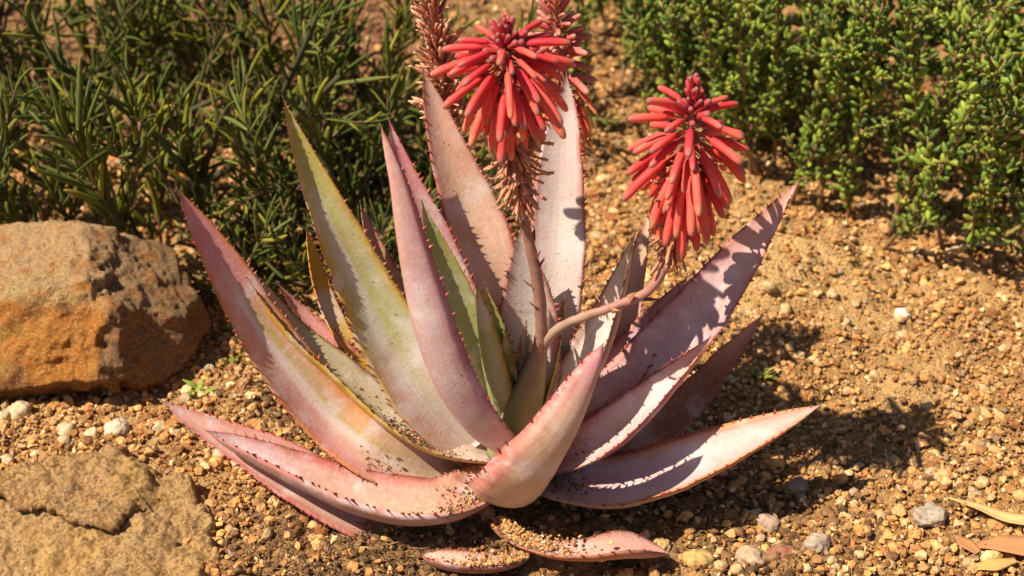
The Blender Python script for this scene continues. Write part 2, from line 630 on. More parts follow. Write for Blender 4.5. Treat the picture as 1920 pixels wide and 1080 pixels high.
C = {k: tuple(np.clip(np.mean(v) + (np.array(v) - np.mean(v)) * 1.18, 0.01, 0.85)) for k, v in C.items()}
leaf_store = {}


def leaf(key, pts, base, mid, tip, edge='edge', under=None, nh=None, k=0.38, th=0.34, stripes=(), teeth=1.0, label=None, wscale=1.0, n=60, roll=0.0, tooth_col=(0.33, 0.07, 0.045), wave=0.0):
    """pts: (px, py, depth y, width px) from the tip to the base"""
    pts = pts[::-1]
    C4 = []
    for px, py, y, w in pts:
        p = P(px, py, y)
        C4.append([*p, 0.5 * w * pix_size(p) * wscale])
    S = catmull(C4, n)
    c = S[:, :3]
    W = np.maximum(S[:, 3], 0.0007)
    v = np.linspace(0, 1, n)
    T = nrm(np.gradient(c, axis=0))
    if nh is None:
        h = np.column_stack([AXIS[0] - c[:, 0], AXIS[1] - c[:, 1], np.zeros(n)])
        h = nrm(h) * 0.8 + np.array([0, 0, 0.65])
    else:
        a = np.asarray(nh, float)
        h = np.repeat(a[None], n, 0) if a.ndim == 1 else lerp(np.repeat(a[:1], n, 0), np.repeat(a[1:], n, 0), v)
    h = nrm(h)
    N = nrm(h - T * np.sum(h * T, 1, keepdims=True))
    B = np.cross(T, N)
    if roll:
        ca, sa = math.cos(math.radians(roll)), math.sin(math.radians(roll))
        N, B = N * ca + B * sa, B * ca - N * sa
    sd_ = sum(ord(ch) for ch in key)
    st = np.linspace(-1, 1, 13)
    sb = np.linspace(1, -1, 13)[1:-1]
    s = np.concatenate([st, sb])
    top = np.concatenate([np.ones(len(st)), np.zeros(len(sb))])
    kk = k * (0.75 + 0.35 * sstep(0.2, 0.9, v))
    lift = kk[:, None] * W[:, None] * np.abs(s)[None] ** 1.7
    thick = (th * W * (0.7 + 0.5 * v))[:, None] * np.sqrt(np.maximum(1 - s[None] ** 2, 0)) * (1 - top)[None]
    topdip = -0.02 * W[:, None] * (1 - s[None] ** 2) * top[None]
    wob = wave * W[:, None] * vnoise(np.stack([np.broadcast_to(s[None] * 1.5, (n, len(s))), np.repeat(v[:, None] * 7, len(s), 1), np.full((n, len(s)), sd_ * 1.0)], -1), 5)
    marg = 1 + 0.03 * vnoise(np.column_stack([v * 26, 0 * v, 0 * v + sd_]), 6)
    xs = s[None] * (W * marg)[:, None] / (1 + 0.25 * k)
    V = c[:, None] + B[:, None] * xs[..., None] + N[:, None] * (lift - thick + topdip + wob)[..., None]
    m = len(s)
    V = V.reshape(-1, 3)
    i = np.arange(n - 1)[:, None] * m
    j = np.arange(m)[None]
    j2 = (j + 1) % m
    Q = np.stack([i + j, i + m + j, i + m + j2, i + j2], -1).reshape(-1, 4)
    nv = len(V)
    tipp = c[-1] + T[-1] * 0.004
    V = np.vstack([V, tipp, c[0]])
    jj = np.arange(m)
    Tt = np.vstack([np.stack([np.full(m, nv), (n - 1) * m + (jj + 1) % m, (n - 1) * m + jj], -1), np.stack([np.full(m, nv + 1), jj, (jj + 1) % m], -1)])
    cb, cm, ct, ce = C[base], C[mid], C[tip], C[edge]
    cu = C[under] if under else cm
    vv = np.repeat(v, m)
    ss = np.tile(s, n)
    tt = np.tile(top, n)
    col = lerp(np.broadcast_to(cb, (len(vv), 3)), cm, sstep(0.1, 0.45, vv))
    col = lerp(col, ct, sstep(0.55, 0.95, vv))
    ucol = lerp(np.broadcast_to(cu, (len(vv), 3)), ct, sstep(0.6, 1.0, vv))
    wob2 = 0.10 * vnoise(np.column_stack([ss * 2, vv * 6, 0 * vv + sd_]), 8)
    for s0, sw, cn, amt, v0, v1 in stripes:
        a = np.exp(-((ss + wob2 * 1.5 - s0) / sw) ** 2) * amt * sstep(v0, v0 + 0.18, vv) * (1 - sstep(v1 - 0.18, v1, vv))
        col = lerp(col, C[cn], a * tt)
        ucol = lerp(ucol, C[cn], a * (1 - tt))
    col = lerp(ucol, col, tt)
    col = lerp(col, ce, 0.9 * sstep(0.72, 0.96, np.abs(ss) + wob2 * 0.8) * (0.35 + 0.65 * sstep(0.1, 0.4, vv)))
    col = lerp(col, (0.17, 0.05, 0.035), sstep(0.965, 1.0, vv) * 0.8)
    dn = fbm(np.column_stack([ss * 2.5, vv * 12, 0 * vv + sd_ * 0.7]), 4, 9)
    col = lerp(col, (0.50, 0.36, 0.22), np.clip((1 - sstep(0.05, 0.40, vv)) * (0.45 + 0.7 * dn), 0, 0.75) * tt)
    nick = sstep(0.25, 0.6, fbm(np.column_stack([ss * 0.5, vv * 22, 0 * vv + sd_ * 1.3]), 3, 12)) * sstep(0.72, 0.95, np.abs(ss))
    col = lerp(col, (0.22, 0.09, 0.05), nick * 0.6)
    col = np.vstack([col, (0.12, 0.05, 0.03), cb])
    uv = np.column_stack([np.concatenate([ss * 0.5 + 0.5 + (1 - tt) * 1.0 + (sd_ % 13), [0.5, 0.5]]), np.concatenate([vv * 4 + (sd_ % 7), [1, 0]])])
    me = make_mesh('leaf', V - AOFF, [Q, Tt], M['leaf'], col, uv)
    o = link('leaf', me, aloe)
    if label:
        o['label'] = label
    leaf_store[key] = dict(c=c, T=T, N=N, B=B, W=W, k=k)
    # teeth along both margins
    if teeth:
        bag = Bag()
        Ltot = np.concatenate([[0], np.cumsum(np.linalg.norm(np.diff(c, axis=0), axis=1))])
        for side in (-1, 1):
            d = 0.02
            while d < Ltot[-1] * 0.985:
                f = np.interp(d, Ltot, np.arange(n))
                a = int(f)
                b = min(a + 1, n - 1)
                t = f - a
                idx = 12 if side > 0 else 0
                p = V[a * m + idx] * (1 - t) + V[b * m + idx] * t
                tn = T[a]
                out = nrm(B[a] * side * 0.85 + N[a] * (0.30 + 0.3 * k) + tn * rng.uniform(0.15, 0.6) + rng.normal(size=3) * 0.08)
                ln = rng.uniform(0.0018, 0.0060) * teeth * (0.6 + 0.4 * min(1, W[a] / 0.02))
                r = ln * 0.36
                e2 = nrm(np.cross(out, tn))
                q = p - out * 0.001
                bag.add(np.array([q + tn * r * 1.3, q - tn * r * 1.3, q + e2 * r, q - e2 * r, p + out * ln + tn * ln * rng.uniform(0.1, 0.6)]),
                        [np.array([[0, 2, 4], [2, 1, 4], [1, 3, 4], [3, 0, 4]])], np.vstack([np.tile(np.array(tooth_col) * 1.3, (4, 1)), np.array(tooth_col) * 0.55]))
                d += rng.uniform(0.0055, 0.0175)
        link('marginal_teeth', bag.mesh('marginal_teeth', M['tooth'], AOFF, smooth=False), o, kind='stuff')
    return o


CAMN = (0.0, -0.75, 0.6)
# back leaves
leaf('L8', [(793, 128, .135, 0), (812, 195, .125, 42), (842, 290, .105, 82), (878, 385, .085, 112), (912, 480, .06, 122), (938, 590, .04, 110), (962, 720, .015, 90), (975, 840, 0, 80)],
     'tan', 'tan', 'bpink', under='bpink', k=0.30, nh=(0.15, -0.8, 0.5), stripes=[(-0.65, .22, 'bpink', .7, 0, 1), (0.3, .3, 'pink', .35, .3, 1)])
leaf('L9', [(1062, 140, .13, 0), (1060, 200, .125, 48), (1052, 300, .105, 88), (1048, 400, .085, 108), (1045, 500, .06, 112), (1035, 600, .04, 108), (1015, 720, .015, 90), (1000, 850, 0, 80)],
     'pale', 'pale', 'lilac', k=0.26, nh=(-0.1, -0.8, 0.5), stripes=[(-0.5, .25, 'lilac', .7, 0, 1), (.5, .2, 'mauve', .4, 0, .8)], under='lilac')
leaf('L1', [(530, 183, .09, 0), (552, 250, .085, 34), (585, 335, .075, 66), (628, 430, .06, 98), (680, 540, .045, 128), (738, 650, .025, 150), (800, 745, .005, 150), (890, 840, 0, 110)],
     'pale', 'ggreen', 'olive', edge='yellow', under='yellow', k=0.50, nh=((0.2, -0.78, 0.55), (0.35, -0.8, 0.45)), stripes=[(-0.85, .24, 'yellow', .95, .25, 1), (0.9, .15, 'yellow', .4, .3, 1), (0.35, .25, 'olive', .35, .3, 1), (-.25, .14, 'pale', .9, 0, .75), (.1, .08, 'olive', .7, .1, .9), (-.65, .25, 'pink', .9, -.1, .42)],
     label='tall leaf with a green and yellow channelled face', teeth=0.9, wscale=0.95)
leaf('L1b', [(574, 425, .15, 0), (582, 470, .14, 26), (596, 530, .125, 46), (618, 590, .105, 54), (655, 655, .08, 58), (740, 740, .05, 60), (860, 840, .02, 60)],
     'olive', 'yellow', 'yellow', edge='orange', under='yellow', k=0.4, label='narrow yellow leaf behind the tall green one')
leaf('L1c', [(675, 380, .12, 0), (685, 420, .115, 24), (702, 465, .105, 40), (728, 520, .09, 48), (770, 600, .07, 52), (860, 740, .03, 60), (940, 840, .0, 60)],
     'olive', 'yellow', 'bpink', edge='redbrown', under='orange', k=0.45)
leaf('L7', [(728, 222, .065, 0), (742, 270, .060, 22), (768, 340, .052, 46), (806, 430, .040, 72), (848, 530, .026, 84), (888, 630, .008, 82), (930, 740, 0, 70), (965, 850, 0, 60)],
     'lilac', 'mauve', 'rose', k=0.42, nh=(0.12, -0.8, 0.5), under='mauve')
leaf('L10', [(974, 436, .030, 0), (979, 475, .030, 42), (988, 540, .028, 92), (992, 610, .024, 122), (990, 690, .018, 128), (985, 780, .010, 110), (982, 860, 0, 80)],
     'ggreen', 'pale', 'pale', k=0.16, nh=(-0.1, -0.8, 0.5), stripes=[(-.75, .25, 'pink', .6, .3, 1)], under='ggreen')
leaf('L9b', [(1079, 570, .06, 0), (1072, 600, .055, 18), (1060, 660, .04, 34), (1035, 740, .02, 44), (1005, 830, 0, 50)], 'mauve', 'mauve', 'redbrown', k=0.4)
leaf('L15', [(1059, 556, .03, 0), (1056, 590, .028, 16), (1048, 640, .02, 30), (1032, 710, .01, 42), (1005, 800, 0, 50)], 'olive', 'olive', 'yellow', edge='orange', k=0.5, under='green')
# right hand leaves
leaf('L16b', [(1218, 395, .12, 0), (1208, 450, .11, 30), (1196, 520, .10, 44), (1182, 600, .08, 52), (1150, 690, .055, 56), (1080, 790, .02, 60)], 'brown', 'bpink', 'tan', edge='brown', under='brown', k=0.45, nh=(-0.5, -0.7, 0.4))
leaf('L18', [(1288, 520, .075, 0), (1262, 560, .068, 34), (1226, 615, .058, 72), (1186, 675, .042, 98), (1138, 745, .022, 104), (1070, 820, .005, 90)],
     'lilac', 'mauve', 'pink', k=0.34, nh=(-0.5, -0.55, 0.65), under='bpink', stripes=[(0, .4, 'rose', .4, .1, .7)])
leaf('L17', [(1498, 338, .05, 0), (1470, 378, .05, 28), (1426, 440, .047, 66), (1372, 515, .042, 104), (1312, 592, .034, 126), (1240, 668, .022, 130), (1160, 745, .008, 120), (1060, 830, 0, 90)],
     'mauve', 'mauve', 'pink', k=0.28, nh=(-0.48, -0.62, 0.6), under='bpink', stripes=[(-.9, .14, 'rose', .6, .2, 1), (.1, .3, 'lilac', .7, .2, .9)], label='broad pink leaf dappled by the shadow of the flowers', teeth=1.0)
leaf('L20', [(1432, 588, .07, 0), (1405, 625, .07, 26), (1365, 675, .065, 52), (1315, 735, .055, 72), (1250, 795, .04, 82), (1150, 850, .01, 80)],
     'brown', 'brown', 'bpink', edge='redbrown', under='redbrown', k=0.6, th=0.2, label='withered brown leaf', wave=0.18, teeth=0.6, nh=(-0.3, -0.6, 0.7))
leaf('L16', [(1190, 438, .0, 0), (1178, 490, .0, 26), (1160, 555, -.002, 56), (1136, 625, -.006, 86), (1098, 700, -.010, 108), (1048, 775, -.010, 108), (1000, 850, -.005, 90)],
     'ggreen', 'pale', 'tan', edge='brown', under='bpink', k=0.50, nh=(-0.80, -0.35, 0.42), wscale=1.15, label='pale leaf turned edge on with its light inner face showing', stripes=[(-.6, .4, 'ggreen', .5, 0, .5)])
leaf('L19', [(1332, 632, -.02, 0), (1306, 668, -.022, 34), (1262, 716, -.026, 72), (1212, 766, -.030, 104), (1156, 812, -.032, 122), (1096, 844, -.028, 122), (1010, 868, -.01, 100)],
     'rose', 'lilac', 'pink', k=0.5, nh=(-0.62, -0.16, 0.74), under='rose', stripes=[(.9, .12, 'rose', .7, 0, 1), (0, .35, 'lilac', .6, .1, .8)])
leaf('L21', [(1538, 760, -.03, 0), (1490, 786, -.035, 36), (1415, 824, -.045, 76), (1325, 866, -.055, 112), (1230, 902, -.065, 136), (1140, 920, -.068, 140), (1060, 912, -.055, 120), (980, 880, -.01, 100)],
     'mauve', 'lilac', 'pink', edge='orange', under='tan', k=0.45, nh=((-0.1, 0.12, 0.95), (-0.25, -0.18, 0.95)), stripes=[(-.3, .25, 'rose', .5, 0, .6), (.92, .12, 'orange', .8, .2, 1), (-.92, .12, 'edge', .6, .2, 1)], label='low spreading leaf with an orange margin', teeth=1.1, wscale=1.14)
# left hand leaves
leaf('L3c', [(520, 530, .10, 0), (560, 585, .095, 32), (620, 648, .08, 52), (690, 715, .06, 64), (770, 775, .035, 70), (880, 840, .01, 70)], 'pink', 'rose', 'pink', k=0.45, nh=(0.5, -0.5, 0.7))
leaf('L2', [(333, 355, .03, 0), (364, 412, .028, 40), (415, 500, .022, 76), (476, 604, .012, 98), (545, 702, -.002, 110), (620, 790, -.018, 116), (700, 850, -.035, 110), (800, 890, -.03, 90), (900, 890, 0, 80)],
     'tan', 'pink', 'rose', edge='orange', under='orange', k=0.42, nh=((0.25, -0.55, 0.8), (0.5, -0.7, 0.5)), stripes=[(.1, .14, 'pale', .95, .1, .85), (.32, .08, 'olive', .9, .1, .8), (-.92, .16, 'orange', .6, .25, 1), (.68, .2, 'yellow', .5, .1, .8), (-.7, .3, 'rose', .95, .05, .5)],
     label='long pink leaf striped with yellow', teeth=0.9, wscale=1.1)
leaf('L3', [(405, 424, .045, 0), (430, 474, .042, 26), (480, 550, .035, 52), (549, 632, .024, 70), (635, 705, .012, 88), (715, 775, -.005, 104), (800, 828, -.018, 110), (870, 850, -.015, 95), (930, 858, 0, 70)],
     'pale', 'ggreen', 'pink', edge='yellow', under='yellow', k=0.6, nh=((0.2, 0.0, 0.95), (0.75, -0.05, 0.65)), stripes=[(-.6, .5, 'yellow', .7, .05, .9), (.3, .4, 'bpink', .5, .25, .9), (.2, .3, 'tan', .6, 0, .4)], label='channelled leaf with a yellow underside', teeth=0.9)
leaf('L4a', [(300, 750, -.02, 0), (345, 778, -.024, 26), (415, 818, -.034, 56), (500, 862, -.048, 86), (590, 915, -.066, 104), (680, 960, -.078, 104), (780, 965, -.07, 95), (900, 910, -.02, 80)],
     'redbrown', 'bpink', 'pink', edge='edge', under='bpink', k=0.34, nh=(0.15, -0.5, 0.85), stripes=[(.9, .3, 'pink', .6, .2, 1)], wscale=1.15)
leaf('L4', [(386, 807, -.06, 0), (425, 830, -.064, 34), (490, 862, -.072, 64), (575, 902, -.084, 92), (665, 938, -.096, 118), (755, 958, -.102, 134), (835, 955, -.098, 128), (900, 925, -.07, 110), (960, 880, -.01, 90)],
     'redbrown', 'bpink', 'mauve', edge='edge', under='bpink', k=0.55, nh=((0.05, 0.25, 0.97), (0.2, 0.2, 0.95)), stripes=[(0, .4, 'tan', .5, .1, .7), (0, 1.5, 'redbrown', .75, -.2, .34), (.5, .3, 'pink', .5, .25, .6)], label='low reddish leaf sweeping out over the soil', teeth=1.0, wscale=1.2)
# inner green leaves
leaf('L11', [(791, 377, .004, 0), (803, 415, .004, 22), (828, 478, .003, 50), (858, 556, .002, 76), (888, 640, .0, 90), (918, 725, -.002, 86), (950, 815, 0, 66)],
     'green', 'ggreen', 'dgreen', edge='yellow', under='green', k=0.52, nh=(0.0, -0.8, 0.45), stripes=[(.6, .4, 'lime', .7, .1, .9), (-.2, .2, 'green', .7, 0, .9)], tooth_col=(0.36, 0.12, 0.05), label='slender green inner leaf')
leaf('L13', [(908, 532, -.002, 0), (918, 568, -.002, 20), (935, 620, -.002, 38), (952, 690, -.002, 46), (965, 780, 0, 46)], 'green', 'green', 'olive', edge='yellow', k=0.55, nh=(0.0, -0.8, 0.45))
leaf('L14', [(976, 632, -.004, 0), (974, 665, -.004, 14), (968, 710, -.004, 26), (965, 780, -.002, 36)], 'dgreen', 'green', 'redbrown', edge='edge', k=0.5, nh=(0.0, -0.8, 0.3))
leaf('L12b', [(948, 612, -.010, 0), (950, 645, -.010, 18), (955, 695, -.010, 36), (960, 750, -.010, 46), (962, 820, -.006, 46)], 'green', 'green', 'olive', edge='yellow', k=0.6, nh=(-0.1, -0.8, 0.45))
leaf('L14b', [(987, 602, .01, 0), (985, 640, .01, 14), (980, 700, .008, 24), (975, 780, .004, 30)], 'ggreen', 'ggreen', 'tan', k=0.5, nh=(0.0, -0.8, 0.3))
leaf('L12', [(894, 532, -.022, 0), (898, 570, -.022, 22), (907, 625, -.022, 44), (920, 690, -.022, 62), (937, 755, -.018, 70), (955, 830, -.008, 60)],
     'green', 'ggreen', 'olive', edge='yellow', under='green', k=0.75, th=0.5, nh=(0.35, 0.75, 0.25), tooth_col=(0.36, 0.12, 0.05), label='folded green leaf at the heart of the rosette', stripes=[(-.6, .4, 'ggreen', .6, 0, 1)])
# leaves that curve up in front and show their backs
leaf('L6', [(714, 236, -.035, 0), (724, 275, -.040, 22), (742, 345, -.050, 48), (760, 440, -.062, 76), (782, 540, -.075, 104), (810, 640, -.086, 124), (850, 735, -.088, 130), (900, 805, -.075, 120), (950, 845, -.03, 90)],
     'mauve', 'lilac', 'pink', edge='rose', under='mauve', k=0.50, th=0.42, nh=((0.35, 0.6, 0.6), (0.55, 0.75, 0.2)), stripes=[(.25, .35, 'bpink', .55, .35, .95), (-.4, .4, 'lilac', .6, .05, .7)], label='smooth mauve leaf standing up with its back outward', teeth=0.9)
leaf('L22', [(1131, 645, -.085, 0), (1120, 672, -.092, 40), (1095, 722, -.108, 84), (1060, 785, -.126, 130), (1020, 845, -.135, 172), (985, 893, -.122, 196), (965, 915, -.085, 190), (960, 895, -.03, 150)],
     'bpink', 'bpink', 'rose', edge='edge', under='tan', k=0.46, th=0.46, nh=((-0.1, -0.1, 1.0), (-0.25, 0.85, 0.4)), stripes=[(-.55, .4, 'bpink', .5, .1, 1), (.3, .4, 'tan', .7, .15, .9)], wave=0.035, label='thick tan pink leaf curving up towards the front', teeth=1.2)
leaf('L23', [(1258, 1040, -.155, 0), (1222, 1036, -.16, 48), (1170, 1032, -.165, 76), (1100, 1040, -.172, 66), (1030, 1036, -.168, 54), (960, 1010, -.14, 44), (930, 980, -.10, 40)],
     'brown', 'bpink', 'pink', edge='redbrown', under='orange', k=0.5, nh=(0.0, 0.25, 0.95), stripes=[(0.2, .3, 'pale', .7, .55, .95)], label='short leaf lying on the soil at the foot of the plant', wscale=1.1, teeth=0.8)
leaf('L24', [(794, 1042, -.15, 10), (812, 1052, -.16, 40), (860, 1062, -.17, 56), (920, 1064, -.172, 54), (975, 1050, -.16, 40), (985, 1000, -.11, 30)],
     'redbrown', 'bpink', 'bpink', edge='redbrown', under='redbrown', k=0.6, nh=(0.0, 0.3, 0.95), label='stubby brownish red leaf half buried in gravel', wscale=1.15, teeth=0.8)

# ---------------------------------------------------------------- flower spikes
def flower_mesh(name, L, R, col_a, col_b, col_tip, curve=0.15, ped=0.012, sides=7, ragged=0.0, stamens=False):
    """tubular flower along +Z from its thin pedicel, drooping towards +X"""
    t = np.array([0, 0.5, 1.0])
    z = np.concatenate([t * ped, ped + L * np.array([0.03, 0.10, 0.25, 0.5, 0.75, 0.9, 0.97, 1.0])])
    r = np.concatenate([[0.0011, 0.0010, 0.0011], R * np.array([0.55, 0.86, 1.0, 0.93, 0.98, 0.85, 0.62, 0.25])])
    x = curve * (z / z[-1]) ** 2 * z[-1]
    V, Q, Tt, vp = tube(np.column_stack([x, 0 * z, z]), r, sides)
    V[:, :2] += 0
    zz = (V[:, 2] - ped) / L
    col = lerp(np.broadcast_to(col_a, (len(V), 3)), col_b, sstep(0.25, 0.8, zz))
    col = lerp(col, col_tip, sstep(0.80, 1.0, zz))
    col = lerp((0.30, 0.10, 0.06), col, sstep(-0.1, 0.05, zz))
    # three faint ribs
    th = np.arctan2(V[:, 1], V[:, 0] - np.interp(V[:, 2], z, x))
    col = col * (1 - 0.10 * np.cos(3 * th))[:, None]
    if stamens:
        for a_ in range(4):
            th_ = a_ * 1.6 + 0.4
            e0 = np.array([x[-1] + 0.001 * math.cos(th_), 0.001 * math.sin(th_), z[-1] - 0.001])
            e1 = e0 + np.array([0.0012 * math.cos(th_) + 0.001, 0.0012 * math.sin(th_), 0.0045 + 0.001 * (a_ % 2)])
            sv, sq, st_, _ = tube(np.array([e0, e1]), 0.0005, 3)
            Q = np.vstack([Q, sq + len(V)])
            Tt = np.vstack([Tt, st_ + len(V)])
            V = np.vstack([V, sv])
            col = np.vstack([col, np.broadcast_to((0.62, 0.42, 0.16), (len(sv), 3))])
    if ragged:
        V = V + rng.normal(size=V.shape) * ragged
    return make_mesh(name, V, [Q, Tt], M['flower'] if not ragged else M['dried'], np.clip(col, 0, 1))


RED, CORAL, ORANGE, DARK, GREY = (0.76, 0.055, 0.06), (0.86, 0.13, 0.09), (0.86, 0.24, 0.08), (0.30, 0.025, 0.04), (0.26, 0.12, 0.11)
FM = dict(
    bud=[flower_mesh('bud', 0.014, 0.0030, DARK, (0.38, 0.05, 0.06), GREY, 0.05, 0.006), flower_mesh('bud', 0.018, 0.0033, (0.42, 0.03, 0.045), (0.45, 0.05, 0.06), GREY, 0.08, 0.008)],
    young=[flower_mesh('flower', 0.036, 0.0041, RED, CORAL, GREY, 0.22, 0.022), flower_mesh('flower', 0.040, 0.0042, (0.56, 0.03, 0.05), RED, (0.33, 0.14, 0.12), 0.3, 0.022)],
    open=[flower_mesh('flower', 0.050, 0.0047, RED, CORAL, (0.40, 0.17, 0.13), 0.32, 0.028), flower_mesh('flower', 0.053, 0.0048, CORAL, CORAL, (0.55, 0.25, 0.14), 0.42, 0.028), flower_mesh('flower', 0.047, 0.0046, (0.66, 0.05, 0.05), (0.70, 0.07, 0.06), (0.38, 0.16, 0.13), 0.24, 0.026)],
    old=[flower_mesh('flower', 0.050, 0.0046, CORAL, ORANGE, (0.74, 0.50, 0.24), 0.22, 0.026, stamens=True), flower_mesh('flower', 0.048, 0.0044, (0.68, 0.06, 0.05), ORANGE, (0.70, 0.44, 0.20), 0.34, 0.026, stamens=True), flower_mesh('flower', 0.044, 0.0034, (0.55, 0.12, 0.07), (0.62, 0.26, 0.10), (0.5, 0.3, 0.16), 0.3, 0.024)],
    fade=[flower_mesh('flower', L_, 0.0026, (0.46, 0.11, 0.09), (0.52, 0.19, 0.15), (0.5, 0.28, 0.2), 0.1, 0.008) for L_ in (0.016, 0.022)],
    dried=[flower_mesh('dried_flower', 0.025, 0.0017, (0.50, 0.15, 0.10), (0.60, 0.25, 0.16), (0.68, 0.44, 0.30), c_, 0.008, 5, 0.0007) for c_ in (0.1, -0.15, 0.3)] +
          [flower_mesh('dried_flower', 0.021, 0.0014, (0.44, 0.15, 0.09), (0.58, 0.27, 0.16), (0.62, 0.38, 0.22), c_, 0.007, 5, 0.0007) for c_ in (0.15, -0.2)],
)


def spike(ctrl, stages, stalk_cols, label, stem_r, seed):
    """ctrl: (px, py, y, radius px) base to tip.  stages: (t0, t1, n, kinds, elev0, elev1, scale0, scale1) along the axis"""
    rs = np.random.default_rng(seed)
    C4 = []
    for px, py, y, w in ctrl:
        p = P(px, py, y)
        C4.append([*p, w * pix_size(p)])
    S = catmull(C4, 90)
    V, Q, Tt, vp = tube(S[:, :3], np.maximum(S[:, 3], 0.0008), 12, 0.0008, seed)
    col = lerp(np.broadcast_to(stalk_cols[0], (len(V), 3)), stalk_cols[1], sstep(0.16, 0.34, vp))
    o = link('flower_spike', make_mesh('flower_spike', V - AOFF, [Q, Tt], M['stalk'], col), aloe, label=label)
    c = S[:, :3]
    T = nrm(np.gradient(c, axis=0))
    az = rs.uniform(0, 6.28)
    extra = Bag()
    stages = [st + (False,) for st in stages] + [(st[0], st[1] + 0.02, 210, 'dried', st[4] - 12, st[5] + 22, .8, 1.0, True) for st in stages if st[3] == 'dried' and seed in (3, 8, 13) and st[2] > 40]
    for t0, t1, n, kinds, e0, e1, s0, s1, as_stuff in stages:
        for q in range(n):
            u = (q + rs.uniform(0, 0.8)) / n
            t = t0 + (t1 - t0) * u
            f = t * (len(c) - 1)
            a = min(int(f), len(c) - 2)
            p = c[a] + (c[a + 1] - c[a]) * (f - a)
            ax = T[a]
            az += 2.39996 + rs.normal() * 0.12
            X = nrm(np.cross(ax, [0.2, 1, 0.1]))
            Y = np.cross(ax, X)
            rad = X * math.cos(az) + Y * math.sin(az)
            e = math.radians(e0 + (e1 - e0) * u + rs.normal() * 7)
            d = nrm(rad * math.cos(e) + ax * math.sin(e))
            if e < 0.9 and kinds != 'dried':
                d = nrm(d + np.array([0, 0, -0.12]))
            side = np.array([0, 0, -1.0]) if kinds != 'dried' else rad
            bx = side - d * np.dot(side, d)
            bx = nrm(bx) if np.linalg.norm(bx) > 1e-3 else nrm(np.cross(d, [1, 0, 0]))
            by = np.cross(d, bx)
            sc = s0 + (s1 - s0) * u + rs.normal() * 0.11
            me = FM[kinds][rs.integers(len(FM[kinds]))]
            m = Matrix(((bx[0] * sc, by[0] * sc, d[0] * sc, p[0] - AOFF[0]), (bx[1] * sc, by[1] * sc, d[1] * sc, p[1]), (bx[2] * sc, by[2] * sc, d[2] * sc, p[2]), (0, 0, 0, 1)))
            if as_stuff:
                co = np.empty(len(me.vertices) * 3, np.float32)
                me.vertices.foreach_get('co', co)
                co = co.reshape(-1, 3)
                cc = np.empty(len(me.vertices) * 4, np.float32)
                me.color_attributes['Col'].data.foreach_get('color', cc)
                mm = np.array(m)
                polys = [p_.vertices[:] for p_ in me.polygons]
                extra.add(co @ mm[:3, :3].T + mm[:3, 3], [np.array([q_ for q_ in polys if len(q_) == 4]), np.array([q_ for q_ in polys if len(q_) == 3])], cc.reshape(-1, 4)[:, :3] * rs.uniform(0.75, 1.35))
                continue
            link('dried_flower' if kinds == 'dried' else ('bud' if kinds == 'bud' else 'flower'), me, o, m)
    if extra.n:
        link('dried_florets', extra.mesh('dried_florets', M['dried']), o, kind='stuff')
    return o, c, T


SP1 = spike([(958, 850, -.012, 48), (975, 780, -.016, 42), (998, 710, -.018, 26), (1014, 640, -.018, 13), (1012, 560, -.016, 11.5), (998, 480, -.012, 10.5), (980, 400, -.008, 9.5), (966, 300, -.004, 9), (956, 200, 0, 8), (950, 130, 0, 6), (948, 80, 0, 3), (948, 58, 0, 1)],
            [(0.66, 0.90, 116, 'dried', -58, -30, 1.0, 1.35), (0.888, 0.908, 18, 'old', -56, -46, 0.76, .86), (0.895, 0.925, 34, 'open', -50, -32, .88, .96), (0.915, 0.952, 38, 'open', -30, -2, .98, .95), (0.94, 0.968, 28, 'young', 0, 34, 1.0, .85), (0.945, 0.995, 36, 'bud', 30, 82, 1.25, .7)],
            ((0.26, 0.28, 0.11), (0.38, 0.20, 0.16)), 'upright spike with a broad head of red tubular flowers', 12, 3)
SP2 = spike([(1012, 676, -.018, 8), (1024, 640, -.020, 10), (1044, 618, -.024, 9.5), (1080, 600, -.03, 9), (1150, 575, -.036, 8.5), (1212, 548, -.038, 8.5), (1244, 508, -.036, 8.5), (1262, 450, -.032, 9), (1278, 380, -.026, 10), (1289, 300, -.02, 8.5), (1296, 225, -.016, 6), (1300, 185, -.012, 2.5), (1301, 172, -.012, 1)],
            [(0.56, 0.80, 62, 'dried', -64, -35, 1.0, 1.25), (0.74, 0.785, 20, 'old', -64, -54, .92, 1.0), (0.765, 0.84, 40, 'open', -60, -38, .98, 1.0), (0.825, 0.895, 36, 'open', -36, -6, 1.0, .92), (0.88, 0.95, 24, 'young', -2, 40, 1.05, .8), (0.915, 0.995, 28, 'bud', 36, 82, 1.3, .7)],
            ((0.36, 0.24, 0.18), (0.42, 0.19, 0.16)), 'bent side spike with a cone of red tubular flowers', 12, 8)
SP3 = spike([(925, 600, .10, 10), (880, 420, .135, 10), (850, 280, .155, 10), (836, 200, .16, 9.5), (822, 100, .165, 9), (812, 20, .17, 8), (804, -60, .17, 7), (798, -140, .17, 5), (796, -190, .17, 2)],
            [(0.47, 0.80, 82, 'dried', 38, 60, 1.3, 1.1), (0.80, 0.99, 14, 'dried', 40, 60, 1.0, .8)], ((0.28, 0.15, 0.09), (0.32, 0.13, 0.08)), 'withered spike of dried brown flowers', 10, 13)
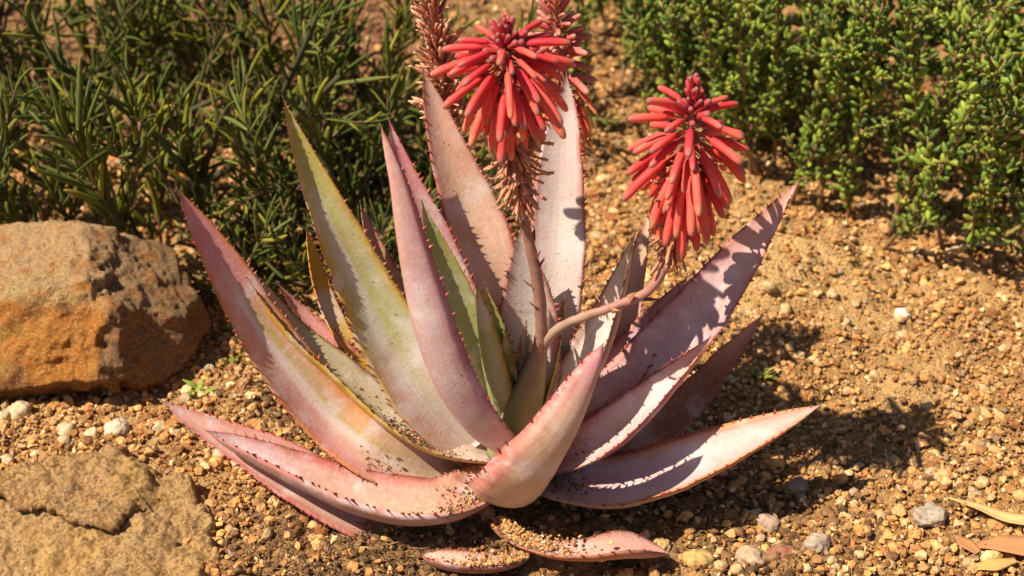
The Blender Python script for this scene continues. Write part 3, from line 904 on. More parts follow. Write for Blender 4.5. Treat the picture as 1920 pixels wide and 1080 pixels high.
SP4 = spike([(1020, 620, .09, 10), (1045, 420, .13, 10), (1064, 280, .15, 9), (1060, 180, .155, 8.5), (1050, 90, .16, 7.5), (1042, 20, .16, 5), (1038, -30, .16, 2)],
            [(0.50, 0.70, 30, 'dried', -30, 20, 1.1, 1.0), (0.60, 0.76, 26, 'old', -58, -30, .8, .8), (0.74, 0.86, 16, 'fade', -20, 20, 1.6, 1.3), (0.78, 0.995, 52, 'fade', 20, 72, 1.3, .8)],
            ((0.30, 0.15, 0.10), (0.36, 0.12, 0.09)), 'hindmost spike with thin fading pink flowers', 10, 21)
# small papery bracts on the two near stalks
for sp, c_, T_, lst in ((SP1[0], SP1[1], SP1[2], [(.30, 2.0), (.36, 5.2), (.41, .9), (.46, .4), (.50, 3.4), (.52, 2.6), (.54, 5.4), (.56, 4.4), (.60, 1.2)]), (SP2[0], SP2[1], SP2[2], [(.06, 1.0), (.12, 4.0), (.18, 2.0), (.26, 5.0), (.31, 1.4), (.36, .6), (.40, 3.2), (.45, 4.6), (.50, 2.0)])):
    for t, az in lst:
        a = int(t * 89)
        ax = T_[a]
        X = nrm(np.cross(ax, [0.2, 1, 0.1]))
        rad = X * math.cos(az) + np.cross(ax, X) * math.sin(az)
        p = c_[a] + rad * 0.005
        d = nrm(rad * 0.8 + ax)
        w = nrm(np.cross(d, rad))
        V = np.array([p - w * .005, p + w * .005, p + d * .010 + w * .003, p + d * .018, p + d * .010 - w * .003, p + d * .008 + rad * .002])
        link('bract', make_mesh('bract', V - AOFF, [np.array([[0, 1, 5], [1, 2, 5], [2, 3, 5], [3, 4, 5], [4, 0, 5], [1, 0, 4], [1, 4, 2], [2, 4, 3]])], M['dried'], np.broadcast_to((0.5, 0.26, 0.14), (6, 3)), smooth=False), sp)

# ------------------------------------------------------------------ boulder and slab
def facet_rock(planes, sub=6, p=16, noise_amp=0.006, seed=1, scale=1.0):
    v, f = icosphere(sub)
    n = nrm(np.array([a[:3] for a in planes]))
    d = np.array([a[3] for a in planes])
    q = np.maximum(v @ n.T, 0) / d
    r = (q ** p).sum(1) ** (-1.0 / p)
    which = q.argmax(1)
    V = v * r[:, None]
    return V, f, which, v


planes = [(-0.20, -0.14, 0.97, 0.094), (-0.12, -0.84, 0.53, 0.094), (0.62, -0.72, 0.30, 0.112), (0.93, -0.28, 0.22, 0.142), (0.88, 0.40, 0.25, 0.15), (-0.9, -0.3, 0.3, 0.195), (0, 0.95, 0.3, 0.12),
          (-0.70, 0.0, 0.71, 0.150), (0, 0, -1, 0.10), (0.05, -0.80, -0.58, 0.104), (0.62, -0.05, 0.78, 0.098), (0.7, -0.2, -0.6, 0.14), (0.2, 0.62, 0.76, 0.12)]
V, F, which, D = facet_rock(planes, p=60)
# ragged broken band along the edge between the front face and the right side
disp = 0.004 * fbm(D * 4.0, 4, 51) + 0.0042 * fbm(V * 60, 4, 52) 
band = np.exp(-((D[:, 0] - 0.50) / 0.15) ** 2) * sstep(0.3, -0.2, D[:, 1])
disp = disp + band * (0.010 * fbm(V * np.array([60, 60, 24]), 3, 54))
strata = vnoise(V * np.array([14, 14, 90.0]), 56) * 0.0022 * (which != 0)
V = V * (1 + (disp + strata) / np.linalg.norm(V, axis=1))[:, None] if False else V + nrm(V) * (disp + strata)[:, None]
zone = np.array([[0.70, 0.44, 0.23], [0.74, 0.265, 0.034], [0.38, 0.21, 0.11], [0.42, 0.20, 0.08], [0.42, 0.2, 0.08], [0.44, 0.22, 0.08], [0.4, 0.25, 0.12], [0.46, 0.31, 0.18], [0.2, 0.1, 0.05], [0.40, 0.17, 0.04], [0.46, 0.28, 0.15], [0.28, 0.15, 0.07], [0.64, 0.44, 0.22]])
col = zone[which]
col = lerp(col, (0.66, 0.46, 0.22), np.exp(-((V[:, 2] - 0.078 - 0.008 * fbm(V * 30, 3, 58)) / 0.010) ** 2) * (D[:, 1] < -0.2) * (D[:, 0] < 0.5) * 0.8)
col = lerp(col, (0.17, 0.05, 0.025), 0.85 * sstep(-0.05, 0.40, fbm(V * np.array([16, 16, 30]), 4, 60)) * (which == 1))
col = lerp(col, (0.62, 0.33, 0.07), 0.7 * sstep(0.1, 0.7, fbm(V * 26 + 9, 4, 61)) * (which == 1))
bc = PG(165, 640)
BC = np.array([P(152, 600, 0.25)[0], 0.240, 0.052])
m = make_mesh('boulder', V, [F], M['boulder'], col)
o = link('boulder', m, label='large rust orange and cream boulder beside the dark finger leaved shrub', category='boulder')
o.location = BC
o.rotation_euler = (0, 0, math.radians(4))


def poly_sdf(x, y, poly):
    poly = np.asarray(poly)
    d = np.full(x.shape, 1e9)
    inside = np.zeros(x.shape, bool)
    for i in range(len(poly)):
        a, b = poly[i - 1], poly[i]
        e = b - a
        t = np.clip(((x - a[0]) * e[0] + (y - a[1]) * e[1]) / (e @ e), 0, 1)
        d = np.minimum(d, np.hypot(x - a[0] - t * e[0], y - a[1] - t * e[1]))
        c = ((a[1] > y) != (b[1] > y)) & (x < (b[0] - a[0]) * (y - a[1]) / (b[1] - a[1] + 1e-12) + a[0])
        inside ^= c
    return np.where(inside, d, -d)


poly = [PG(a, b, 0.03)[:2] for a, b in ((-260, 900), (-120, 872), (0, 872), (70, 852), (150, 836), (235, 835), (262, 862), (330, 872), (372, 905), (398, 950), (408, 1000), (396, 1050), (372, 1100), (300, 1150), (150, 1190), (-60, 1190), (-220, 1120), (-290, 1000))]
ledge = [PG(a, b, 0.04)[:2] for a, b in ((-300, 905), (-120, 850), (70, 830), (235, 815), (300, 850), (330, 890), (300, 930), (262, 938), (236, 952), (222, 974), (190, 983), (150, 976), (112, 962), (60, 950), (0, 934), (-150, 930))]
pp = np.array(poly)
sx = np.arange(pp[:, 0].min() - 0.02, pp[:, 0].max() + 0.025, 0.0028)
sy = np.arange(pp[:, 1].min() - 0.02, pp[:, 1].max() + 0.025, 0.0028)
SX, SY = np.meshgrid(sx, sy)
jx = 0.008 * fbm(np.stack([SX * 34, SY * 34, 0 * SX], -1), 4, 71, 0.6)
sd1 = poly_sdf(SX + jx, SY + jx, poly)
sd2 = poly_sdf(SX + 0.6 * jx, SY + 0.6 * jx, ledge)
prof = np.sqrt(np.clip(1 - (1 - np.clip(sd1 / 0.011, 0, 1)) ** 2, 0, 1))
q3 = np.stack([SX, SY, 0 * SX], -1)
right = sstep(-0.40, -0.36, SX)
lg = sstep(-0.001, 0.003, sd2) * (1 - 0.9 * sstep(PG(120, 960, .03)[0], PG(235, 960, .03)[0], SX))
SZ = -0.02 + prof * (0.040 - 0.05 * np.clip(0.0 - (SY - PG(0, 960)[1]), 0, 1) + 0.005 * fbm(q3 * 14, 3, 73)) + 0.005 * fbm(q3 * 70, 4, 74) * prof - 0.003 * sstep(0.35, 0.75, fbm(q3 * 60, 3, 79)) * prof
crack = np.exp(-(np.abs(fbm(q3 * np.array([7, 13, 1.0]), 3, 91)) / 0.035) ** 2) * sstep(-0.1, 0.3, fbm(q3 * 9 + 5, 2, 92))
SZ = SZ + rng.normal(0, 0.0009, SZ.shape) * prof
SZ = SZ - 0.006 * crack * prof + 0.006 * np.round(2.2 * fbm(q3 * np.array([9, 16, 1.0]), 3, 93)) / 2.2 * prof
nx, ny = len(sx), len(sy)
ii = (np.arange(ny - 1)[:, None] * nx + np.arange(nx - 1)[None]).ravel()
Q = np.stack([ii, ii + 1, ii + nx + 1, ii + nx], -1)
keep = (sd1.ravel()[Q] > -0.012).any(1)
col = lerp(np.broadcast_to((0.80, 0.49, 0.22), (SX.size, 3)), (0.84, 0.51, 0.18), sstep(-0.2, 0.6, fbm(q3.reshape(-1, 3) * 12, 3, 75)))
col = lerp(col, (0.76, 0.45, 0.20), sstep(0.0, 0.01, sd2.ravel()) * 0.8)
col = lerp(col, (0.22, 0.11, 0.05), crack.ravel() * 0.6)
used = np.unique(Q[keep])
remap = np.zeros(SX.size, np.int64)
remap[used] = np.arange(len(used))
cen = np.array([*PG(150, 970)[:2], 0])
sm = make_mesh('flat_rock', np.stack([SX, SY, SZ], -1).reshape(-1, 3)[used] - cen, [remap[Q[keep]]], M['slab'], col[used])
o = link('flat_rock', sm, label='flat tan rock slab with a raised flaky ledge, half sunk in the gravel', category='rock')
o.location = cen

# the flaky upper layer of the slab: a thin sheet with a free, overhanging front edge
lx = jx * 0.55
sdl = poly_sdf(SX + lx, SY + lx, ledge)
pl = np.sqrt(np.clip(1 - (1 - np.clip(sdl / 0.006, 0, 1)) ** 2, 0, 1))
sink = 0.024 * sstep(PG(205, 960, .03)[0], PG(330, 960, .03)[0], SX) + 0.02 * sstep(0.03, -0.01, sd1)
mid = SZ + 0.010 - sink
LT = mid + pl * (0.007 + 0.0022 * fbm(q3 * 40, 3, 96)) + rng.normal(0, 0.0006, SZ.shape)
LB = mid - pl * 0.0045
keep2 = (sdl.ravel()[Q] > 0).all(1) & (sd1.ravel()[Q] > -0.004).all(1)
Ql = Q[keep2]
us = np.unique(Ql)
rm = np.zeros(SX.size, np.int64)
rm[us] = np.arange(len(us))
Qt = rm[Ql]
ed = {}
for q4 in Qt:
    for k_ in range(4):
        e_ = (int(q4[k_]), int(q4[(k_ + 1) % 4]))
        ed[e_] = 1
rim = np.array([(b_, a_, a_ + len(us), b_ + len(us)) for (a_, b_) in ed if (b_, a_) not in ed])
XY = np.stack([SX, SY], -1).reshape(-1, 2)[us]
VV = np.vstack([np.column_stack([XY, LT.ravel()[us]]), np.column_stack([XY, LB.ravel()[us]])])
lc = lerp(np.broadcast_to((0.76, 0.45, 0.21), (len(us), 3)), (0.84, 0.50, 0.18), sstep(-0.2, 0.7, fbm(q3.reshape(-1, 3)[us] * 16, 3, 97)))
link('upper_layer', make_mesh('upper_layer', VV - cen, [Qt, Qt[:, ::-1] + len(us), rim], M['slab'], np.vstack([lc, lc * 0.9])), o, label='raised flaky sheet of paler stone')

# ------------------------------------------------------------------ shrubs
def spindle(L, r, sides, prof, curve=0.0):
    z = np.array([a for a, _ in prof]) * L
    rr = np.array([b for _, b in prof]) * r
    V, Q, T, vp = tube(np.column_stack([curve * (z / L) ** 2 * L, 0 * z, z]), np.maximum(rr, r * 0.06), sides)
    return V, Q, T, vp


FINGER = [(0, .35), (.12, .8), (.4, 1), (.75, .9), (.93, .55), (1, .1)]
FLESHY = [(0, .35), (.28, .92), (.75, .95), (1, .3)]


def frame_from(d, spin):
    d = nrm(d)
    a = nrm(np.cross(d, [0.3, 0.2, 0.9]))
    b = np.cross(d, a)
    return a * math.cos(spin) + b * math.sin(spin), b * math.cos(spin) - a * math.sin(spin), d


def shrub(name, label, category, base, stems, leaf_fn, protos, prof_sides, stem_mat, leaf_mat, group=None, max_parts=300):
    """stems: list of (path, radii, colour); leaf_fn yields (pos, dir, length scale, proto index)"""
    root = thing(name, base, label, category, group)
    off = np.array(base)
    sb = Bag()
    for path, rad, c in stems:
        V, Q, T, vp = tube(path, rad, 6)
        sb.add(V, [Q, T], c)
    link('stems', sb.mesh('stems', stem_mat, off), root)
    leaves = leaf_fn
    # those that show largest: nearest to the camera and inside the frame
    pos = np.array([l[0] for l in leaves])
    rel = pos - CAM
    dep = rel @ FWD
    u = rel[:, 0] / dep * FPX + 960
    w = 540 - (rel @ UPV) / dep * FPX
    score = dep + np.where((u < 5) | (u > 1915) | (w < 5) | (w > 1075), 10, 0)
    # prefer leaves not hidden behind others: keep the frontmost of each small screen cell first
    cell = (np.floor(u / 14).astype(int) * 1000 + np.floor(w / 14).astype(int))
    order = np.argsort(score)
    seen, front, rest = set(), [], []
    for i in order:
        if cell[i] not in seen and len(front) < max_parts and score[i] < 9:
            seen.add(cell[i])
            front.append(i)
        else:
            rest.append(i)
    meshes = [make_mesh('leaf', V, [Q, T], leaf_mat, c) for V, Q, T, c in protos]
    for i in front:
        p, d, sc, k = leaves[i]
        a, b, d = frame_from(d, random.uniform(0, 6.28))
        p = p - off
        link('leaf', meshes[k], root, Matrix(((a[0] * sc, b[0] * sc, d[0] * sc, p[0]), (a[1] * sc, b[1] * sc, d[1] * sc, p[1]), (a[2] * sc, b[2] * sc, d[2] * sc, p[2]), (0, 0, 0, 1))))
    lb = Bag()
    by = {}
    for i in rest:
        by.setdefault(leaves[i][3], []).append(i)
    for k, idx in by.items():
        V, Q, T, c = protos[k]
        n = len(idx)
        Rm = np.zeros((n, 3, 3))
        for q, i in enumerate(idx):
            a, b, d = frame_from(leaves[i][1], random.uniform(0, 6.28))
            Rm[q] = np.stack([a, b, d], 1) * leaves[i][2]
        W = np.einsum('nij,kj->nki', Rm, V) + np.array([leaves[i][0] for i in idx])[:, None]
        offs = (np.arange(n) * len(V))[:, None, None]
        cc = (np.tile(c, (n, 1)).reshape(n, len(V), 3) * rng.uniform(0.6, 1.35, (n, 1, 1))).reshape(-1, 3)
        lb.add(W.reshape(-1, 3), [(Q[None] + offs).reshape(-1, 4), (T[None] + offs).reshape(-1, 3)], cc)
    link('foliage', lb.mesh('foliage', leaf_mat, off), root, kind='stuff')
    return root


def arch(p0, d0, L, droop, n=9, curl=0.05):
    p = np.array(p0, float)
    d = nrm(d0)
    out = [p.copy()]
    for i in range(n - 1):
        d = nrm(d + np.array([0, 0, droop / n]) + rng.normal(size=3) * curl)
        p = p + d * L / (n - 1)
        out.append(p.copy())
    return np.array(out)


def finger_protos(cols):
    out = []
    for L, r, cv, ca, cb in cols:
        V, Q, T, vp = spindle(L, r, 6, FINGER, cv)
        c = lerp(np.broadcast_to(ca, (len(V), 3)), cb, sstep(0.72, 1.0, vp))
        out.append((V, Q, T, c))
    return out


def leaves_along(path, t0, t1, spacing, angle, up, scale, nproto, weights, pairs=False):
    out = []
    c = catmull(path, 40)
    T = nrm(np.gradient(c, axis=0))
    L = np.linalg.norm(np.diff(c, axis=0), axis=1).sum()
    n = max(2, int(L * (t1 - t0) / spacing))
    az = random.uniform(0, 6.28)
    for i in range(n):
        f = (t0 + (t1 - t0) * (i + random.random() * 0.6) / n) * 39
        a = min(int(f), 38)
        p = c[a] + (c[a + 1] - c[a]) * (f - a)
        tn = T[a]
        X = nrm(np.cross(tn, [0.1, 0.9, 0.2]))
        Y = np.cross(tn, X)
        az += (math.pi / 2 if pairs else 2.4) + random.gauss(0, 0.2)
        for s in ((0, math.pi) if pairs else (0,)):
            rad = X * math.cos(az + s) + Y * math.sin(az + s)
            an = math.radians(random.gauss(angle, 9))
            d = nrm(tn * math.cos(an) + rad * math.sin(an) + np.array([0, 0, up]))
            tip = 0.62 if (i / n) > 0.9 else 1.0
            out.append((p + rad * 0.0012, d, scale * random.uniform(0.7, 1.15) * tip, random.choices(range(nproto), weights)[0]))
    tn = T[-1]
    out.append((c[-1], tn, scale * 0.7, 0))
    return out


# dark finger-leaved shrub behind the boulder
DG, BG, YG, YT, RT = (0.085, 0.115, 0.018), (0.13, 0.155, 0.040), (0.26, 0.25, 0.03), (0.46, 0.30, 0.035), (0.30, 0.14, 0.06)
fp = finger_protos([(0.086, 0.0031, 0.26, DG, (0.22, 0.17, 0.03)), (0.074, 0.0030, -0.30, BG, RT), (0.064, 0.0033, 0.26, YG, YT), (0.094, 0.0033, 0.08, BG, (0.30, 0.20, 0.05)), (0.040, 0.0046, 0.15, (0.16, 0.16, 0.03), (0.55, 0.30, 0.03))])
stems, lv = [], []
LSPOTS = [(x + rng.uniform(-.03, .03), y + rng.uniform(-.05, .05)) for x in np.linspace(-1.05, -0.22, 15) for y in (0.45, 0.56, 0.68, 0.82)] + [(rng.uniform(-1.05, -0.2), rng.uniform(0.85, 1.05)) for _ in range(36)]
for bx, by_ in LSPOTS:
    b = np.array([bx, by_, gz(bx, by_) - 0.01])
    lean = np.array([rng.normal() * 0.45 + (bx + 0.6) * 0.5, rng.normal() * 0.35 - 0.15, 1.0])
    L = rng.uniform(0.17, 0.34)
    path = arch(b, lean, L, 0.3, curl=0.06)
    thick = rng.uniform(0.0025, 0.0045)
    stems.append((catmull(path, 14), np.linspace(thick, thick * 0.6, 14), np.array([[0.26, 0.14, 0.09], [0.10, 0.11, 0.045], [0.34, 0.19, 0.13]])[rng.integers(3)]))
    lv += leaves_along(path, 0.12, 1.0, 0.0095, 26, 0.10, rng.uniform(0.55, 1.3), 5, [3.5, 4, 5, 3, 3.4])
    for s in range(rng.integers(1, 3)):
        q = path[rng.integers(3, 8)]
        sp_ = arch(q, nrm(rng.normal(size=3) * 0.6 + np.array([0, -0.15, 0.7])), rng.uniform(0.07, 0.14), 0.3, 6)
        stems.append((sp_, np.linspace(0.0022, 0.0014, 6), (0.18, 0.10, 0.06)))
        lv += leaves_along(sp_, 0.1, 1.0, 0.011, 30, 0.12, rng.uniform(0.6, 0.95), 5, [4, 4, 3, 3, 2.0])
for i in range(9):      # long bare arching shoots
    bx, by_ = rng.uniform(-0.75, -0.35), rng.uniform(0.5, 0.7)
    path = arch((bx, by_, 0.05), (rng.normal() * 0.7, -0.3, 0.8), rng.uniform(0.25, 0.36), 0.1, curl=0.04)
    stems.append((catmull(path, 14), np.linspace(0.006, 0.004, 14), (0.060, 0.075, 0.035)))
    lv += leaves_along(path, 0.3, 1.0, 0.02, 35, 0.1, 0.95, 5, [3, 3, 1, 3, 1])
shrub('finger_leaf_shrub', 'dark green shrub of long finger leaves behind the rust orange boulder', 'shrub', (-0.6, 0.72, 0), stems, lv, fp, 6, M['twig'], M['finger'])
# lower, thinner-leaved plant behind the aloe's tall green leaf
fp2 = finger_protos([(0.040, 0.0030, 0.15, (0.065, 0.09, 0.02), (0.2, 0.15, 0.03)), (0.036, 0.0034, -0.15, (0.15, 0.16, 0.025), (0.40, 0.28, 0.04)), (0.032, 0.0036, 0.2, (0.20, 0.18, 0.03), (0.55, 0.30, 0.04)), (0.045, 0.0030, 0.05, (0.035, 0.055, 0.018), (0.16, 0.09, 0.04))])
stems, lv = [], []
for i in range(92):
    bx, by_ = rng.uniform(-0.40, -0.06), rng.uniform(0.36, 0.80)
    if bx > -0.18 and by_ < 0.45:
        bx -= 0.12
    b = np.array([bx, by_, gz(bx, by_) - 0.01])
    path = arch(b, (rng.normal() * 0.7, rng.normal() * 0.6, 0.7), rng.uniform(0.09, 0.19), 0.1, curl=0.12)
    stems.append((catmull(path, 12), np.linspace(0.0024, 0.0014, 12), (0.20, 0.115, 0.06)))
    lv += leaves_along(path, 0.1, 1.0, 0.007, 42, 0.1, rng.uniform(0.6, 1.05), 4, [4, 3, 1.3, 4])
shrub('sprawling_shrub', 'low sprawling shrub with thin yellow tipped leaves behind the tall green aloe leaf', 'shrub', (-0.2, 0.55, 0), stems, lv, fp2, 6, M['twig'], M['finger'])


# succulent shrubs with small sausage leaves
def fleshy_protos(cols):
    out = []
    for L, r, cv, ca, cb in cols:
        V, Q, T, vp = spindle(L, r, 5, FLESHY, cv)
        V[:, 1] *= 0.8
        out.append((V, Q, T, lerp(np.broadcast_to(ca, (len(V), 3)), cb, sstep(0.3, 1.0, vp))))
    return out


ffp = fleshy_protos([(0.0185, 0.0042, 0.12, (0.16, 0.22, 0.024), (0.14, 0.22, 0.03)), (0.0165, 0.0045, 0.2, (0.24, 0.30, 0.035), (0.26, 0.31, 0.04)), (0.0195, 0.0040, 0.05, (0.08, 0.13, 0.025), (0.08, 0.14, 0.035)), (0.0165, 0.0039, 0.25, (0.22, 0.22, 0.04), (0.26, 0.24, 0.05))])


def fleshy_shrub(bases, lean0, hgt, label, base, nside):
    stems, lv = [], []
    for bx, by_ in bases:
        b = np.array([bx, by_, gz(bx, by_) - 0.01])
        lean = np.array([lean0[0] + rng.normal() * 0.22, lean0[1] + rng.normal() * 0.2, 1.0])
        L = rng.uniform(*hgt)
        path = arch(b, lean, L, 0.5, curl=0.05)
        c14 = catmull(path, 16)
        stems.append((c14, np.linspace(0.0036, 0.0016, 16), np.array([[0.36, 0.20, 0.11], [0.30, 0.22, 0.09], [0.28, 0.15, 0.09]])[rng.integers(3)]))
        lv += leaves_along(path, 0.14, 1.0, 0.0105, 46, 0.15, rng.uniform(0.75, 1.25), 4, [4, 3, 2.5, 0.8], True)
        for s in range(rng.integers(nside[0], nside[1])):
            t = rng.uniform(0.12, 0.95)
            q = c14[int(t * 15)]
            sp_ = arch(q, nrm(rng.normal(size=3) * 0.75 + np.array([0, -0.2, 0.75])), rng.uniform(0.035, 0.10), 0.4, 6)
            stems.append((sp_, np.linspace(0.0018, 0.0012, 6), (0.32, 0.20, 0.10)))
            lv += leaves_along(sp_, 0.1, 1.0, 0.0095, 44, 0.15, rng.uniform(0.7, 1.1), 4, [4, 3.5, 1.5, 1.0], True)
    return shrub('fleshy_leaf_shrub', label, 'shrub', base, stems, lv, ffp, 6, M['twig'], M['fleshy'])


near = [(x + rng.uniform(-.025, .025), y + rng.uniform(-.03, .03) + (0.09 if x < 0.52 and y < 0.6 else 0)) for x in np.linspace(0.40, 1.12, 18) for y in (0.50, 0.59)]
near += [(x + rng.uniform(-.035, .035), y + rng.uniform(-.03, .03)) for x in np.linspace(0.36, 1.14, 14) for y in (0.68, 0.77, 0.88, 1.02)] + [(rng.uniform(0.26, 0.42), rng.uniform(0.72, 1.0)) for _ in range(12)]
fleshy_shrub(near, (-0.05, -0.16), (0.32, 0.50), 'bright green succulent shrub with upright stems of plump little leaves, beside the pale stick', (0.75, 0.72, 0), (4, 9))
far = [(x + rng.uniform(-.03, .03), y + rng.uniform(-.03, .03)) for x in np.linspace(0.12, 0.42, 8) for y in (0.84, 0.95, 1.07, 1.2)]
fleshy_shrub(far, (0.0, -0.1), (0.26, 0.46), 'smaller succulent shrub of plump green leaves behind the red flower heads', (0.30, 1.0, 0), (3, 7))

# ------------------------------------------------------------------ loose stones, each a thing
def pebble(px, py, rpx, c, label, flat=0.7, group=None, sub=ICO3, name='pebble', cat='pebble', sink=0.5):
    g = PG(px, py)
    r = rpx * pix_size(g)
    v, f = sub
    seed = int(px * 7 + py)
    L = v * (1 + 0.24 * fbm(v * 1.3 + seed * 0.37, 5, seed % 97, 0.6)[:, None])
    L = L * np.array([1.0, random.uniform(0.8, 1.1), flat])
    col = lerp(np.broadcast_to(c, (len(v), 3)), np.array(c) * 1.25, sstep(-0.3, 0.6, fbm(v * 3 + seed, 3, 5)))
    o = link(name, make_mesh(name, L * r, [f], M['pebble'], col), label=label, category=cat)
    o.location = (g[0], g[1], gz(g[0], g[1]) + r * flat * (1 - sink))
    o.rotation_euler = (random.uniform(-.2, .2), random.uniform(-.2, .2), random.uniform(0, 6.28))
    if group:
        o['group'] = group
    return o


pebble(1742, 968, 28, (0.40, 0.33, 0.26), 'round grey pebble next to the straw coloured dry leaf', 0.75)
pebble(1531, 1018, 25, (0.42, 0.33, 0.25), 'pale grey brown pebble beside the flat red brown stone', 0.7)
pebble(1464, 1030, 24, (0.30, 0.125, 0.075), 'flat red brown stone between two greyish pebbles', 0.4)
pebble(1413, 1033, 26, (0.46, 0.33, 0.22), 'lumpy tan grey stone to the side of the red brown stone, near the foot leaf', 0.75)
pebble(1308, 1048, 28, (0.52, 0.35, 0.13), 'ochre clod beyond the tip of the short leaf on the soil', 0.75, cat='stone', name='stone')
pebble(1240, 1015, 20, (0.50, 0.34, 0.15), 'small ochre lump touching the short leaf on the soil', 0.75, cat='stone', name='stone')
pebble(220, 806, 24, (0.62, 0.50, 0.37), 'largest whitish pebble at the back edge of the flat rock slab', 0.85)
pebble(1690, 597, 16, (0.72, 0.60, 0.46), 'bright cream pebble on open gravel in front of the green succulent shrub', 0.75)
pebble(1496, 893, 22, (0.36, 0.25, 0.18), 'brownish stone in the aloe shadow past the orange edged leaf', 0.75, cat='stone', name='stone')
pebble(1445, 968, 22, (0.40, 0.28, 0.21), 'pinkish brown block in the edge of the aloe shadow', 0.8, cat='stone', name='stone')
for a in ((172, 818, 15), (124, 803, 17), (118, 826, 12), (36, 776, 21), (66, 852, 12), (300, 806, 14), (10, 786, 14), (415, 852, 15), (446, 868, 14), (462, 838, 12), (12, 862, 14)):
    pebble(*a, (0.58, 0.44, 0.27), 'cream pebble in the strip of gravel between boulder and flat rock slab', 0.75, 'cream pebbles between boulder and slab', ICO2)
for a in ((1692, 628, 13), (1438, 572, 17), (1470, 585, 14), (1402, 598, 13), (1560, 560, 14), (1585, 610, 12), (1820, 922, 12), (1840, 908, 15), (1775, 905, 14), (1350, 1060, 16), (1380, 1062, 15), (1512, 1062, 12), (1560, 1050, 14), (1602, 930, 12), (1655, 950, 14), (1160, 270, 12), (1130, 330, 14), (1150, 395, 14), (1118, 440, 15), (1135, 520, 13), (1640, 700, 12), (1590, 725, 11), (1740, 760, 12), (1850, 840, 12), (1880, 650, 12), (1500, 660, 13)):
    a = (a[0], a[1], a[2] * 0.85)
    pebble(*a, tuple(np.array((0.60, 0.42, 0.21)) * random.uniform(0.85, 1.1)), 'pale tan pebble standing out of the open gravel beside the aloe', 0.75, 'pale pebbles in the open gravel', ICO2)

# ------------------------------------------------------------------ litter, sticks, weeds
def blade(path, widths, mat, cols, up=(0, 0, 1), fold=0.25, name='dry_leaf', thick=0.0007, **props):
    c = catmull(np.asarray(path), 18)
    w = np.interp(np.linspace(0, 1, 18), np.linspace(0, 1, len(widths)), widths)
    T = nrm(np.gradient(c, axis=0))
    upv = np.asarray(up, float)
    B = nrm(np.cross(T, upv))
    N = np.cross(B, T)
    s = np.array([-1, -0.5, 0, 0.5, 1])
    top = c[:, None] + B[:, None] * (s[None] * w[:, None])[..., None] + N[:, None] * (np.abs(s)[None] * fold * w[:, None])[..., None]
    top = top + N[:, None] * (0.12 * w[:, None] * vnoise(top * 90, 3))[..., None]
    bot = top - N[:, None] * thick
    m, n = 5, 18
    i = (np.arange(n - 1)[:, None] * m + np.arange(m - 1)[None]).ravel()
    Qt = np.stack([i, i + 1, i + m + 1, i + m], -1)
    Qb = (Qt + n * m)[:, ::-1]
    k = np.arange(n - 1)
    S1 = np.stack([k * m, (k + 1) * m, (k + 1) * m + n * m, k * m + n * m], -1)
    S2 = np.stack([k * m + 4, k * m + 4 + n * m, (k + 1) * m + 4 + n * m, (k + 1) * m + 4], -1)
    V = np.vstack([top.reshape(-1, 3), bot.reshape(-1, 3)])
    cc = lerp(np.broadcast_to(cols[0], (len(V), 3)), cols[1], np.tile(np.repeat(np.linspace(0, 1, n), m), 2))
    org = np.array([c[:, 0].mean(), c[:, 1].mean(), c[:, 2].min()])
    o = link(name, make_mesh(name, V - org, [Qt, Qb, S1, S2], mat, cc), **props)
    o.location = org
    return o


def gp(px, py, h=0.004):
    g = PG(px, py, h)
    return np.array([g[0], g[1], gz(g[0], g[1]) + h])


blade([gp(1775, 932, .006), gp(1835, 950, .012), gp(1890, 972, .012), (gp(1960, 1000, .008)), gp(2010, 1016, .005)], [.0008, .0055, .009, .009, .002], M['straw'], ((0.50, 0.34, 0.13), (0.60, 0.42, 0.18)), fold=0.5,
      label='long straw coloured dry leaf lying on the gravel beside the round grey pebble', category='dry leaf')
blade([gp(1828, 1018, .010), gp(1868, 1022, .012), gp(1920, 1028, .012), gp(1975, 1036, .010)], [.003, .013, .016, .006], M['litter'], ((0.44, 0.20, 0.085), (0.52, 0.27, 0.12)), fold=0.15,
      label='broad brown fallen leaf lying on the gravel', category='dry leaf')
blade([gp(1796, 1000, .008), gp(1818, 1016, .012), gp(1835, 1032, .009)], [.003, .010, .005], M['litter'], ((0.42, 0.17, 0.07), (0.42, 0.19, 0.08)), fold=0.25,
      label='small curled scrap of brown leaf tucked against the broad brown one', category='dry leaf')
blade([gp(1815, 1068, .007), gp(1860, 1062, .010), gp(1905, 1052, .007)], [.002, .010, .003], M['straw'], ((0.52, 0.32, 0.09), (0.56, 0.36, 0.12)), fold=0.2,
      label='ochre yellow leaf scrap in front of the broad brown leaf', category='dry leaf')
for pts, wd, cc, lb in (
        ([(1240, 782), (1290, 788), (1340, 800)], .0016, (0.55, 0.36, 0.14), 'thin straw lying across the soil above the low orange edged leaf'),
        ([(1270, 805), (1310, 790), (1352, 785)], .0014, (0.5, 0.3, 0.12), 'thin bent straw crossing another above the low orange edged leaf'),):
    blade([gp(a, b, .012) for a, b in pts], [wd * .5, wd, wd * .4], M['straw'], (cc, cc), name='straw', label=lb, category='straw', fold=0.4)


def stick(pts, r0, r1, c, label, name='stick', group=None):
    path = catmull(np.array(pts), 16)
    V, Q, T, vp = tube(path, np.linspace(r0, r1, 16), 8, 0.0007, 4)
    org = path[0]
    o = link(name, make_mesh(name, V - org, [Q, T], M['straw'], np.broadcast_to(c, (len(V), 3))), label=label, category='stick')
    o.location = org
    return o


